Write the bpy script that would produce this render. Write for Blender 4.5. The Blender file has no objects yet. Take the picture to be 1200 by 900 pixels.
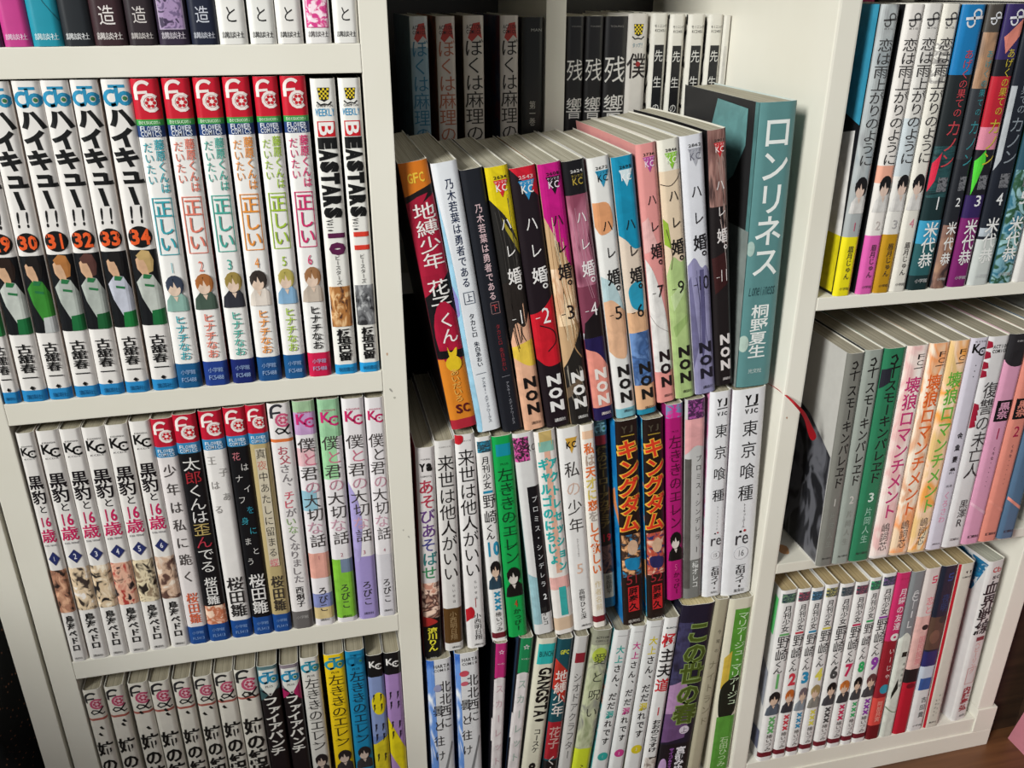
import bpy, bmesh, math, random
from math import radians, sin, cos, pi, atan2
from mathutils import Vector

sc = bpy.context.scene
col = sc.collection

# ---------------- camera, world, lights, exposure ----------------
cam_d = bpy.data.cameras.new('camera')
cam_d.sensor_fit = 'HORIZONTAL'; cam_d.sensor_width = 36.0
cam_d.lens = 36.0*1021.4/1200
cam_d.clip_start = 0.01
cam = bpy.data.objects.new('camera', cam_d); col.objects.link(cam)
cam.location = (0, -0.510, 0.6702)
cam.rotation_euler = (radians(65.71), radians(-0.05), radians(-13.205))
sc.camera = cam

w = bpy.data.worlds.new('room_light'); sc.world = w; w.use_nodes = True
bg = w.node_tree.nodes['Background']
bg.inputs[0].default_value = (0.86, 0.93, 1.0, 1); bg.inputs[1].default_value = 0.2

def area(name, loc, target, sx, sy, power, colr):
    L = bpy.data.lights.new(name, 'AREA'); L.shape = 'RECTANGLE'; L.size = sx; L.size_y = sy
    L.energy = power; L.color = colr
    o = bpy.data.objects.new(name, L); col.objects.link(o); o.location = loc
    o.rotation_euler = (Vector(target)-Vector(loc)).to_track_quat('-Z', 'Y').to_euler()
    return o
win = area('window_daylight', (-1.58, -1.36, 1.62), (0.38, 0, 0.50), 0.55, 0.9, 8.2, (0.985, 1.0, 0.965))
win.data.spread = radians(50)
area('ceiling_bounce', (0.6, -1.9, 2.2), (0.5, 0, 0.5), 1.8, 1.4, 7, (1.0, 0.95, 0.88))
sc.view_settings.view_transform = 'Standard'; sc.view_settings.look = 'None'
sc.view_settings.gamma = 1; sc.view_settings.use_curve_mapping = False
sc.view_settings.exposure = 0.0

# ---------------- materials ----------------
def lin(h):
    h = h.lstrip('#'); r = [int(h[i:i+2], 16)/255 for i in (0, 2, 4)]
    return tuple(c/12.92 if c <= .04045 else ((c+.055)/1.055)**2.4 for c in r)+(1,)
_m = {}
def base_mat(name, rough):
    m = bpy.data.materials.new(name); m.use_nodes = True
    nt = m.node_tree; b = nt.nodes['Principled BSDF']
    b.inputs['Roughness'].default_value = rough
    return m, nt, b
def mat(c, soft=False):                         # printed glossy jacket paper of one ink colour
    if (c, soft) in _m: return _m[(c, soft)]
    m, nt, b = base_mat(('picture_ink_' if soft else 'print_')+c, .36)
    tc = nt.nodes.new('ShaderNodeTexCoord'); n = nt.nodes.new('ShaderNodeTexNoise'); n.inputs['Scale'].default_value = 70 if soft else 130
    n.inputs['Detail'].default_value = 3; n.inputs['Distortion'].default_value = 1.5 if soft else 0
    lo_, hi_ = (.62, 1.25) if soft else (.9, 1.07)
    mx = nt.nodes.new('ShaderNodeMix'); mx.data_type = 'RGBA'
    k = tuple(v*.84 for v in lin(c)[:3]); mx.inputs[6].default_value = tuple(v*lo_ for v in k[:3])+(1,); mx.inputs[7].default_value = tuple(min(1, v*hi_) for v in k[:3])+(1,)
    nt.links.new(tc.outputs['Object'], n.inputs['Vector']); nt.links.new(n.outputs[0], mx.inputs[0]); nt.links.new(mx.outputs[2], b.inputs['Base Color'])
    b.inputs['Specular IOR Level'].default_value = .45
    _m[(c, soft)] = m; return m
def art(cs, scale=60, sx=1, sz=1, sharp=.12, seed=0):   # painted picture stand-in: soft patches of the picture's colours
    key = ('art', tuple(cs), scale, sx, sz, sharp, seed)
    if key in _m: return _m[key]
    m, nt, b = base_mat('picture_'+cs[0], .42)
    tc = nt.nodes.new('ShaderNodeTexCoord'); mp = nt.nodes.new('ShaderNodeMapping'); mp.inputs['Scale'].default_value = (sx, 1, sz)
    mp.inputs['Location'].default_value = (seed*.37, 0, seed*.21)
    n = nt.nodes.new('ShaderNodeTexNoise'); n.inputs['Scale'].default_value = scale; n.inputs['Detail'].default_value = 2.5
    n.inputs['Distortion'].default_value = .8
    r = nt.nodes.new('ShaderNodeValToRGB'); el = r.color_ramp.elements
    k = len(cs); lo, hi = .34, .66
    while len(el) < 2*k-2: el.new(.5)
    pos = []; step = (hi-lo)/max(1, k-1)
    for i in range(k-1):
        c0 = lo+step*(i+.5); pos += [(c0-step*sharp, cs[i]), (c0+step*sharp, cs[i+1])]
    for e, (p, c) in zip(el, pos): e.position = p; e.color = lin(c)
    nt.links.new(tc.outputs['Object'], mp.inputs[0]); nt.links.new(mp.outputs[0], n.inputs['Vector'])
    nt.links.new(n.outputs[0], r.inputs[0]); nt.links.new(r.outputs[0], b.inputs['Base Color'])
    _m[key] = m; return m
def page_mat(c1, c2):                           # edges of stacked leaves: fine lines running front to back
    key = ('page', c1, c2)
    if key in _m: return _m[key]
    m, nt, b = base_mat('page_edges_'+c1, .85)
    tc = nt.nodes.new('ShaderNodeTexCoord'); mp = nt.nodes.new('ShaderNodeMapping'); mp.inputs['Scale'].default_value = (2600, 14, 14)
    n = nt.nodes.new('ShaderNodeTexNoise'); n.inputs['Scale'].default_value = 1; n.inputs['Detail'].default_value = 4
    r = nt.nodes.new('ShaderNodeValToRGB'); r.color_ramp.elements[0].position = .32; r.color_ramp.elements[1].position = .62
    r.color_ramp.elements[0].color = lin(c2); r.color_ramp.elements[1].color = lin(c1)
    nt.links.new(tc.outputs['Object'], mp.inputs[0]); nt.links.new(mp.outputs[0], n.inputs['Vector'])
    nt.links.new(n.outputs[0], r.inputs[0]); nt.links.new(r.outputs[0], b.inputs['Base Color'])
    bp = nt.nodes.new('ShaderNodeBump'); bp.inputs['Strength'].default_value = .5; bp.inputs['Distance'].default_value = .0003
    nt.links.new(n.outputs[0], bp.inputs['Height']); nt.links.new(bp.outputs[0], b.inputs['Normal'])
    _m[key] = m; return m
def getm(c):
    return mat(c) if isinstance(c, str) else art(*c) if isinstance(c, tuple) else c

m_white, nt, b = base_mat('white_laminate', .38)
tc = nt.nodes.new('ShaderNodeTexCoord'); n = nt.nodes.new('ShaderNodeTexNoise'); n.inputs['Scale'].default_value = 6; n.inputs['Detail'].default_value = 6
r = nt.nodes.new('ShaderNodeValToRGB'); r.color_ramp.elements[0].position = .3; r.color_ramp.elements[1].position = .6
r.color_ramp.elements[0].color = lin('d2cdbf'); r.color_ramp.elements[1].color = lin('dcd8cc')
nt.links.new(tc.outputs['Object'], n.inputs['Vector']); nt.links.new(n.outputs[0], r.inputs[0]); nt.links.new(r.outputs[0], b.inputs['Base Color'])
def wood(name, c1, c2, rough=.4, rot=0):
    m, nt, b = base_mat(name, rough)
    tc = nt.nodes.new('ShaderNodeTexCoord'); mp = nt.nodes.new('ShaderNodeMapping'); mp.inputs['Scale'].default_value = (3, 60, 60)
    mp.inputs['Rotation'].default_value = (0, 0, rot)
    n = nt.nodes.new('ShaderNodeTexNoise'); n.inputs['Scale'].default_value = 1.6; n.inputs['Detail'].default_value = 8
    r = nt.nodes.new('ShaderNodeValToRGB'); r.color_ramp.elements[0].position = .3; r.color_ramp.elements[1].position = .7
    r.color_ramp.elements[0].color = lin(c1); r.color_ramp.elements[1].color = lin(c2)
    nt.links.new(tc.outputs['Object'], mp.inputs[0]); nt.links.new(mp.outputs[0], n.inputs['Vector'])
    nt.links.new(n.outputs[0], r.inputs[0]); nt.links.new(r.outputs[0], b.inputs['Base Color'])
    return m

# ---------------- object helpers ----------------
def put(name, me, parent=None, mats=()):
    for m in mats: me.materials.append(m)
    o = bpy.data.objects.new(name, me); col.objects.link(o); o.parent = parent
    return o
def tag(o, label, cat=None, group=None, kind=None):
    if label: o['label'] = label
    if cat: o['category'] = cat
    if group: o['group'] = group
    if kind: o['kind'] = kind
    return o
def boxmesh(name, a, b, bevel=0.0):
    bm = bmesh.new(); bmesh.ops.create_cube(bm, size=1)
    for v in bm.verts:
        v.co = Vector([(a[i]+b[i])/2+v.co[i]*(b[i]-a[i]) for i in range(3)])
    if bevel: bmesh.ops.bevel(bm, geom=bm.edges[:], offset=bevel, segments=2, profile=.7, affect='EDGES')
    me = bpy.data.meshes.new(name); bm.to_mesh(me); bm.free(); return me
def box(name, a, b, m, parent=None, bevel=0.0):
    return put(name, boxmesh(name, a, b, bevel), parent, [m])

# ---------------- glyphs ----------------
_g = {}
def raw_glyph(ch, weight):
    k = (ch, weight)
    if k in _g: return _g[k]
    cu = bpy.data.curves.new('glyph', 'FONT'); cu.body = ch; cu.size = 1; cu.resolution_u = 2; cu.offset = weight
    cu.dimensions = '2D'; cu.fill_mode = 'FRONT'
    o = bpy.data.objects.new('glyph', cu); col.objects.link(o)
    dg = bpy.context.evaluated_depsgraph_get(); dg.update()
    e = o.evaluated_get(dg); me = e.to_mesh()
    vs = [(v.co.x, v.co.y) for v in me.vertices]; fs = [tuple(p.vertices) for p in me.polygons]
    e.to_mesh_clear(); bpy.data.objects.remove(o); bpy.data.curves.remove(cu)
    _g[k] = (vs, fs); return _g[k]
vs, _ = raw_glyph('国', 0.0)
gx = [v[0] for v in vs]; gy = [v[1] for v in vs]
EMW = max(gx)-min(gx); EM = EMW/.85; EC = ((max(gx)+min(gx))/2, (max(gy)+min(gy))/2)
SMALL = set('ぁぃぅぇぉっゃゅょァィゥェォッャュョ')
def glyph(ch, weight=0.0):
    """triangles in a unit cell centred on 0 (y up)"""
    vs, fs = raw_glyph(ch, weight)
    if not vs: return [], []
    out = []
    if ord(ch[0]) < 0x2000:
        xs = [v[0] for v in vs]; ys = [v[1] for v in vs]
        x0, x1, y0, y1 = min(xs), max(xs), min(ys), max(ys)
        sx = max(x1-x0, .52*(y1-y0)); sy = max(y1-y0, 1e-4)
        return [((v[0]-(x0+x1)/2)/sx, (v[1]-(y0+y1)/2)/sy) for v in vs], fs
    for x, y in vs:
        a = (x-EC[0])/EM; b = (y-EC[1])/EM
        if ch in 'ー－―～': a, b = b, -a
        elif ch in '、。': a += .55; b += .55
        elif ch in SMALL: a += .09; b += .07
        out.append((a, b))
    return out, fs

# ---------------- drawing on a spine ----------------
BR = (-.5, -.43, -.35, -.24, .24, .35, .43, .5)
def drape(u):
    a = abs(u)
    return 0.0019*((a-.24)/.26)**2 if a > .24 else 0.0
def clip(poly, lo, hi):
    for side, k in ((1, lo), (-1, hi)):
        out = []; n = len(poly)
        for i in range(n):
            p, q = poly[i], poly[(i+1) % n]
            a, b = side*(p[0]-k) >= 0, side*(q[0]-k) >= 0
            if a: out.append(p)
            if a != b:
                t = (k-p[0])/(q[0]-p[0]); out.append((k, p[1]+(q[1]-p[1])*t))
        poly = out
        if len(poly) < 3: return []
    return poly
class Sheet:                                    # collects printed shapes of one kind for one book
    def __init__(s): s.v = []; s.f = []; s.mi = []; s.mats = []
    def add(s, poly3, m):
        if m not in s.mats: s.mats.append(m)
        i = len(s.v); s.v += poly3; s.f.append(tuple(range(i, i+len(poly3)))); s.mi.append(s.mats.index(m))
    def build(s, name, parent):
        if not s.f: return
        me = bpy.data.meshes.new(name); me.from_pydata(s.v, [], s.f)
        for p, k in zip(me.polygons, s.mi): p.material_index = k
        return put(name, me, parent, s.mats)

class Book:
    def __init__(s, w, h, d, k):
        s.w, s.h, s.d, s.k = w, h, d, k
        s.sheets = {'lettering': Sheet(), 'emblem': Sheet(), 'artwork': Sheet(), 'face': Sheet()}
        s.bands = []; s.layer = 0
    def t(s, v): return v*s.k/(1-v*(1-s.k))
    def poly(s, kind, pts, c, lay):             # pts: (u, z from bottom in metres)
        m = mat(c, True) if kind == 'artwork' and isinstance(c, str) else getm(c); sh = s.sheets[kind]; off = .00006+.000035*lay
        us = [p[0] for p in pts]; a, b = min(us), max(us)
        if a >= -.24 and b <= .24:
            sh.add([(p[0]*s.w, -off, p[1]) for p in pts], m); return
        for lo, hi in zip(BR, BR[1:]):
            if b <= lo or a >= hi: continue
            q = clip(pts, lo, hi)
            if q: sh.add([(p[0]*s.w, drape(p[0])-off, p[1]) for p in q], m)
    def z(s, v): return s.h*(1-s.t(v))
    def glyphs(s, ch, u, zc, sx, sz, c, wt, rot=0, kind='lettering', shear=0):
        vs, fs = glyph(ch, wt)
        for f in fs:
            pts = []
            for i in f:
                a, b = vs[i]; a += shear*b
                if rot: a, b = b, -a
                pts.append((u+a*sx/s.w, zc+b*sz))
            s.poly(kind, pts, c, s.layer)
    # element verbs
    def run(s, elems):
        for e in elems:
            s.layer += 1
            getattr(s, e[0])(*e[1:])
    def B(s, v0, v1, c): s.bands.append((s.t(v0), s.t(v1), c))
    def T(s, text, v0, v1, size, u=0, c='141414', wt=0.0, stretch=1.25, alt=None, jig=0, kind='lettering', shear=0):
        z0, z1 = s.z(v0), s.z(v1); n = len(text); pitch = (z0-z1)/n
        for i, ch in enumerate(text):
            if ch == ' ': continue
            sx = size*s.w; sz = min(sx*stretch, pitch*1.02)
            cc = alt.get(i, c) if alt else c
            uu = u+(jig*(1 if i % 2 else -1) if jig else 0)
            if ord(ch) < 0x2000: sx *= .6; sz *= .8
            s.glyphs(ch, uu, z0-pitch*(i+.5), sx, sz, cc, wt, kind=kind, shear=shear)
    def X(s, text, v0, v1, size, u=0, c='141414', wt=0.0, alt=None):
        z0, z1 = s.z(v0), s.z(v1); n = len(text); pitch = (z0-z1)/n
        for i, ch in enumerate(text):
            if ch == ' ': continue
            wd = .6 if ch in '1' else .45 if ch in "Il.'" else .62 if ch in 'abcdefghijkmnopqrstuvwxyz' else .97
            s._rot(ch, u, z0-pitch*(i+.5), pitch*wd, size*s.w*(1 if wd > .7 or ch in '1Il' else .75), (alt or {}).get(i, c), wt)
    def _rot(s, ch, u, zc, along, across, c, wt):
        vs, fs = glyph(ch, wt)
        for f in fs:
            s.poly('lettering', [(u+vs[i][1]*across/s.w, zc-vs[i][0]*along) for i in f], c, s.layer)
    def H(s, text, v, width, height, u=0, c='141414', wt=0.0, kind='lettering', shear=0):
        n = len(text); p = width/n; zc = s.z(v)
        for i, ch in enumerate(text):
            if ch == ' ': continue
            f = 1.05 if ord(ch[0]) >= 0x2000 else .88
            if ch in '1Il!': f *= .6
            s.glyphs(ch, u-width/2+p*(i+.5), zc, p*f*s.w, height*s.w*1.15, c, wt, kind=kind, shear=shear)
    def E(s, u, v, ru, rv, c, kind='artwork', n=18):
        zc = s.z(v); s.poly(kind, [(u+ru*cos(2*pi*i/n), zc+rv*s.w*sin(2*pi*i/n)) for i in range(n)], c, s.layer)
    def P(s, pts, c, kind='artwork'):
        if kind == 'artwork' and len(pts) > 4:
            out = []; n = len(pts)
            for i in range(n):
                a, b_, d_ = pts[i-1], pts[i], pts[(i+1) % n]
                if abs(b_[0]) > .49: out.append(b_); continue
                q0 = (b_[0]+(a[0]-b_[0])*.42, b_[1]+(a[1]-b_[1])*.42); q1 = (b_[0]+(d_[0]-b_[0])*.42, b_[1]+(d_[1]-b_[1])*.42)
                for t in (0, .25, .5, .75, 1): out.append(tuple((1-t)**2*q0[j]+2*t*(1-t)*b_[j]+t*t*q1[j] for j in (0, 1)))
            pts = out
        s.poly(kind, [(u, s.z(v)) for u, v in pts], c, s.layer)
    def Q(s, u0, v0, u1, v1, c, kind='artwork'): s.P([(u0, v0), (u1, v0), (u1, v1), (u0, v1)], c, kind)
    def O(s, u0, v0, u1, v1, c, th=.04):
        a, b = s.z(v0), s.z(v1); q = th*s.w
        for r in ((u0, a, u1, a-q), (u0, b+q, u1, b), (u0, a, u0+th, b), (u1-th, a, u1, b)):
            s.poly('lettering', [(r[0], r[1]), (r[2], r[1]), (r[2], r[3]), (r[0], r[3])], c, s.layer)
    def S(s, u, v, pts, sc_, th, c, kind='emblem'):   # thick stroke, pts in widths (x right, y down)
        zc = s.z(v)
        if kind == 'artwork' and len(pts) > 2:
            q_ = [pts[0]]+list(pts)+[pts[-1]]; o_ = []
            for i in range(len(pts)-1):
                p0, p1, p2, p3 = q_[i:i+4]
                for t in (0, .25, .5, .75): o_.append(tuple(.5*((2*p1[j])+(-p0[j]+p2[j])*t+(2*p0[j]-5*p1[j]+4*p2[j]-p3[j])*t*t+(-p0[j]+3*p1[j]-3*p2[j]+p3[j])*t**3) for j in (0, 1)))
            pts = o_+[pts[-1]]
        L = len(pts)
        nrm = []
        for i in range(L):
            a = pts[max(0, i-1)]; b = pts[min(L-1, i+1)]; dx, dy = b[0]-a[0], b[1]-a[1]; q = math.hypot(dx, dy) or 1
            nrm.append((-dy/q*th/2, dx/q*th/2))
        P_ = [((p[0]+m[0])*sc_+u, zc-(p[1]+m[1])*sc_*s.w) for p, m in zip(pts, nrm)]
        Q_ = [((p[0]-m[0])*sc_+u, zc-(p[1]-m[1])*sc_*s.w) for p, m in zip(pts, nrm)]
        for i in range(L-1): s.poly(kind, [P_[i], P_[i+1], Q_[i+1], Q_[i]], c, s.layer)
    def F(s, pts, c, side=-1):                    # shape on the left (-1) or right (+1) face: (depth fraction, v)
        x = side*(s.w/2+.00006+.00003*s.layer)
        P_ = [(x, .0012+p[0]*(s.d-.0012), s.z(p[1])) for p in pts]
        s.sheets['face'].add(P_, mat(c, True) if isinstance(c, str) else getm(c))
    def FQ(s, d0, v0, d1, v1, c, side=-1): s.F([(d0, v0), (d1, v0), (d1, v1), (d0, v1)], c, side)
    # composite emblems
    def FC(s, v, c='f2e6e0', flower='c8202c', fcol=None, alpha=False, sc=1.16):
        arc = lambda cx, cy, r, a0, a1, n=9: [(cx+r*cos(radians(a0+(a1-a0)*i/n)), cy+r*sin(radians(a0+(a1-a0)*i/n))) for i in range(n+1)]
        cc = fcol or c
        s.S(0, v, [(-.3, .1)]+arc(-.06, -.22, .24, 180, 320)[0:], sc, .11, c)
        s.S(0, v, [(-.36, -.12), (.06, -.14)], sc, .09, c)
        s.layer += 1
        s.S(0, v, arc(.12, .2, .26, 320, 40), sc, .1, cc)
        s.layer += 1; zd = s.z(v)-.2*sc*s.w
        s.poly('emblem', [(.12*sc+.19*sc*cos(q*pi/8), zd+.19*sc*s.w*sin(q*pi/8)) for q in range(16)], 'e8c4cc' if alpha else 'f2e6e0', s.layer); s.layer += 1
        for i in range(6):
            a = i*pi/3; du, dv = .12*sc*cos(a), .12*sc*sin(a)
            zc = s.z(v)-.2*sc*s.w
            s.poly('emblem', [(.12*sc+du+.06*sc*cos(q*pi/4), zc-dv*s.w+.06*sc*s.w*sin(q*pi/4)) for q in range(8)], flower, s.layer)
        if alpha:
            s.S(0, v, [(.34, .42), (.1, .72), (-.1, .78), (-.2, .66), (-.1, .54), (.08, .6), (.26, .82), (.36, .78)], sc, .07, '262626')
    def JC(s, v, c='2a8fb8', dot='3e7a4a'):
        arc = lambda cx, cy, r, a0, a1, n=9: [(cx+r*cos(radians(a0+(a1-a0)*i/n)), cy+r*sin(radians(a0+(a1-a0)*i/n))) for i in range(n+1)]
        s.S(0, v, arc(-.16, .04, .2, 300, 60), 1.2, .12, c)
        s.S(0, v, [(-.22, -.3), (.26, -.3)], 1.2, .09, c)
        s.S(0, v, [(.0, -.3), (.0, .12), (-.06, .24), (-.2, .26)], 1.2, .11, c)
        s.layer += 1
        s.S(0, v, arc(.22, .06, .16, 0, 360, 12), 1.2, .12, c)
        zc = s.z(v)-.072*s.w
        s.poly('emblem', [(.264+.085*cos(q*pi/4), zc+.085*s.w*sin(q*pi/4)) for q in range(8)], dot, s.layer)
    def KC(s, v, c='141414', top='KODANSHA', bot=None, k=1):
        s.glyphs('K', -.17, s.z(v)+.06*s.w, .46*s.w*k, .56*s.w*k, c, .03, kind='emblem')
        s.glyphs('C', .17, s.z(v)-.14*s.w, .46*s.w*k, .54*s.w*k, c, .03, kind='emblem')
        zc = s.z(v)-.12*s.w
        s.poly('emblem', [(.2+.05*cos(q*pi/4), zc+.05*s.w*sin(q*pi/4)) for q in range(8)], c, s.layer)
        if top: s.glyph_line(top, s.z(v)+.42*s.w, .62, .09, c)
        if bot: s.glyph_line(bot, s.z(v)-.46*s.w, .62, .09, c)
    def glyph_line(s, text, zc, width, height, c, u=0, wt=0.0):
        n = len(text); p = width/n
        for i, ch in enumerate(text):
            if ch != ' ': s.glyphs(ch, u-width/2+p*(i+.5), zc, p*.85*s.w, height*s.w, c, wt, kind='emblem')
    def TRI(s, v, num, tri, kc, numc='202020'):    # magazine emblem: code number, inverted triangle, KC
        z0 = s.z(v)
        s.glyph_line(num, z0+.16*s.w, .58, .13, numc, u=.08, wt=.01)
        s.poly('emblem', [(-.24, z0+.04*s.w), (.4, z0+.04*s.w), (.08, z0-.72*s.w)], tri, s.layer); s.layer += 1
        s.glyph_line('ヤンマガ', z0-.06*s.w, .56, .15, kc, u=.08)
        s.glyph_line('KC', z0-.3*s.w, .5, .3, kc, u=.08, wt=.01)
    def CHK(s, v, small='少年'):                    # chequered shield
        z0 = s.z(v)+.22*s.w; n = 5; q = .44/n
        s.poly('emblem', [(-.25, z0), (.25, z0), (.19, z0-.46*s.w), (0, z0-.56*s.w), (-.19, z0-.46*s.w)], '181818', s.layer); s.layer += 1
        for i in range(n):
            for j in range(n):
                if (i+j) % 2 == 0:
                    k_ = 1-.04*j
                    a, b_ = (-.22+i*q)*k_, (-.22+(i+1)*q)*k_
                    s.poly('emblem', [(a, z0-(.02+j*q)*s.w), (b_, z0-(.02+j*q)*s.w), (b_, z0-(.02+(j+1)*q)*s.w), (a, z0-(.02+(j+1)*q)*s.w)], 'e8cc30', s.layer)
        s.S(0, v, [(-.3, .34), (-.16, .46), (0, .42), (.16, .46), (.3, .34)], 1, .06, '262626')
    def SW(s, v, c='f0f0f0'):                      # curling letter S in a ring
        arc = lambda cx, cy, r, a0, a1, n=9: [(cx+r*cos(radians(a0+(a1-a0)*i/n)), cy+r*sin(radians(a0+(a1-a0)*i/n))) for i in range(n+1)]
        s.S(0, v, arc(.12, -.14, .16, 20, -170)+arc(-.1, .14, .16, 0, 190), 1, .07, c)
        s.S(0, v, [(-.34, .02), (.4, -.04)], 1, .1, c)
    def STR(s, v0, v1, c, n=5, seed=1, th=.025, slant=.3):   # long thin strands
        R_ = random.Random(seed); L_ = (s.z(v0)-s.z(v1))/s.w; vm = v0
        for i in range(n):
            u0 = R_.uniform(-.45, .4); a = R_.uniform(0, .2); b_ = R_.uniform(.75, 1)
            pts = [(u0+slant*t*R_.uniform(.6, 1.2)+.08*sin(5*t+i), L_*t) for t in (a, a+(b_-a)*.35, a+(b_-a)*.7, b_)]
            s.S(0, vm, [(max(-.49, min(.49, p[0])), p[1]) for p in pts], 1, th*R_.uniform(.5, 1.5), c, 'artwork')
    def HEAD(s, v0, v1, bgc, hair, skin, cloth, seed=0):   # plain head-and-shoulders stand-in, no features
        z0, z1 = s.z(v0), s.z(v1); H_ = z0-z1; w_ = s.w; dx = ((seed*37) % 7-3)*.02
        if bgc: s.poly('artwork', [(-.48, z0), (.48, z0), (.48, z1), (-.48, z1)], bgc, s.layer); s.layer += 1
        el = lambda cu, cz, ru, rz, a0=0, a1=360, n=14: [(cu+ru*cos(radians(a0+(a1-a0)*i/n)), cz+rz*sin(radians(a0+(a1-a0)*i/n))) for i in range(n)]
        s.poly('artwork', [(-.1+dx, z0-.45*H_), (.14+dx, z0-.45*H_), (.42, z0-.66*H_), (.46, z1+.001*0), (-.46, z1), (-.4, z0-.7*H_)], cloth, s.layer); s.layer += 1
        s.poly('artwork', el(.02+dx, z0-.30*H_, .36, .27*H_), hair, s.layer); s.layer += 1
        s.poly('artwork', el(-.02+dx, z0-.40*H_, .25, .19*H_), skin, s.layer); s.layer += 1
        f = lambda a: [(u+dx, z0-t*H_) for u, t in a]
        for q in ([(-.34, .2), (.0, .12), (-.06, .36), (-.16, .3), (-.26, .42)], [(-.05, .12), (.34, .2), (.3, .46), (.2, .34), (.1, .38), (.04, .3)]): s.poly('artwork', f(q), hair, s.layer)
        s.layer += 1
        s.poly('artwork', f([(-.1, .6), (.1, .6), (.02, .74)]), skin, s.layer)
    def FIG(s, v0, v1, bgc, hair, skin, cloth, short, seed=0):   # plain half figure leaning left, no features
        z0, z1 = s.z(v0), s.z(v1); H_ = z0-z1
        s.poly('artwork', [(-.5, z0), (.5, z0), (.5, z1), (-.5, z1)], bgc, s.layer); s.layer += 1
        f = lambda a: [(u, z0-t*H_) for u, t in a]
        s.poly('artwork', f([(-.1, .3), (.25, .33), (.48, .5), (.5, .86), (-.02, .84), (-.3, .62), (-.42, .42)]), cloth, s.layer); s.layer += 1
        s.poly('artwork', f([(.0, .8), (.5, .78), (.5, 1), (-.05, 1)]), short, s.layer); s.layer += 1
        s.poly('artwork', f([(-.32, .12), (-.1, .05), (.08, .08), (.12, .22), (.1, .36), (-.1, .34), (-.3, .24)]), skin, s.layer); s.layer += 1
        s.poly('artwork', f([(-.28, .07), (-.04, .0), (.24, .02), (.36, .14), (.28, .28), (.12, .3), (.06, .2), (-.02, .13), (-.18, .13)]), hair, s.layer); s.layer += 1
        s.poly('artwork', f([(-.1, .31), (.22, .33), (.1, .38), (-.14, .37)]), '2c7a48', s.layer); s.poly('artwork', f([(-.12, .44), (.24, .46), (.22, .49), (-.12, .47)]), '2c7a48', s.layer)

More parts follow.
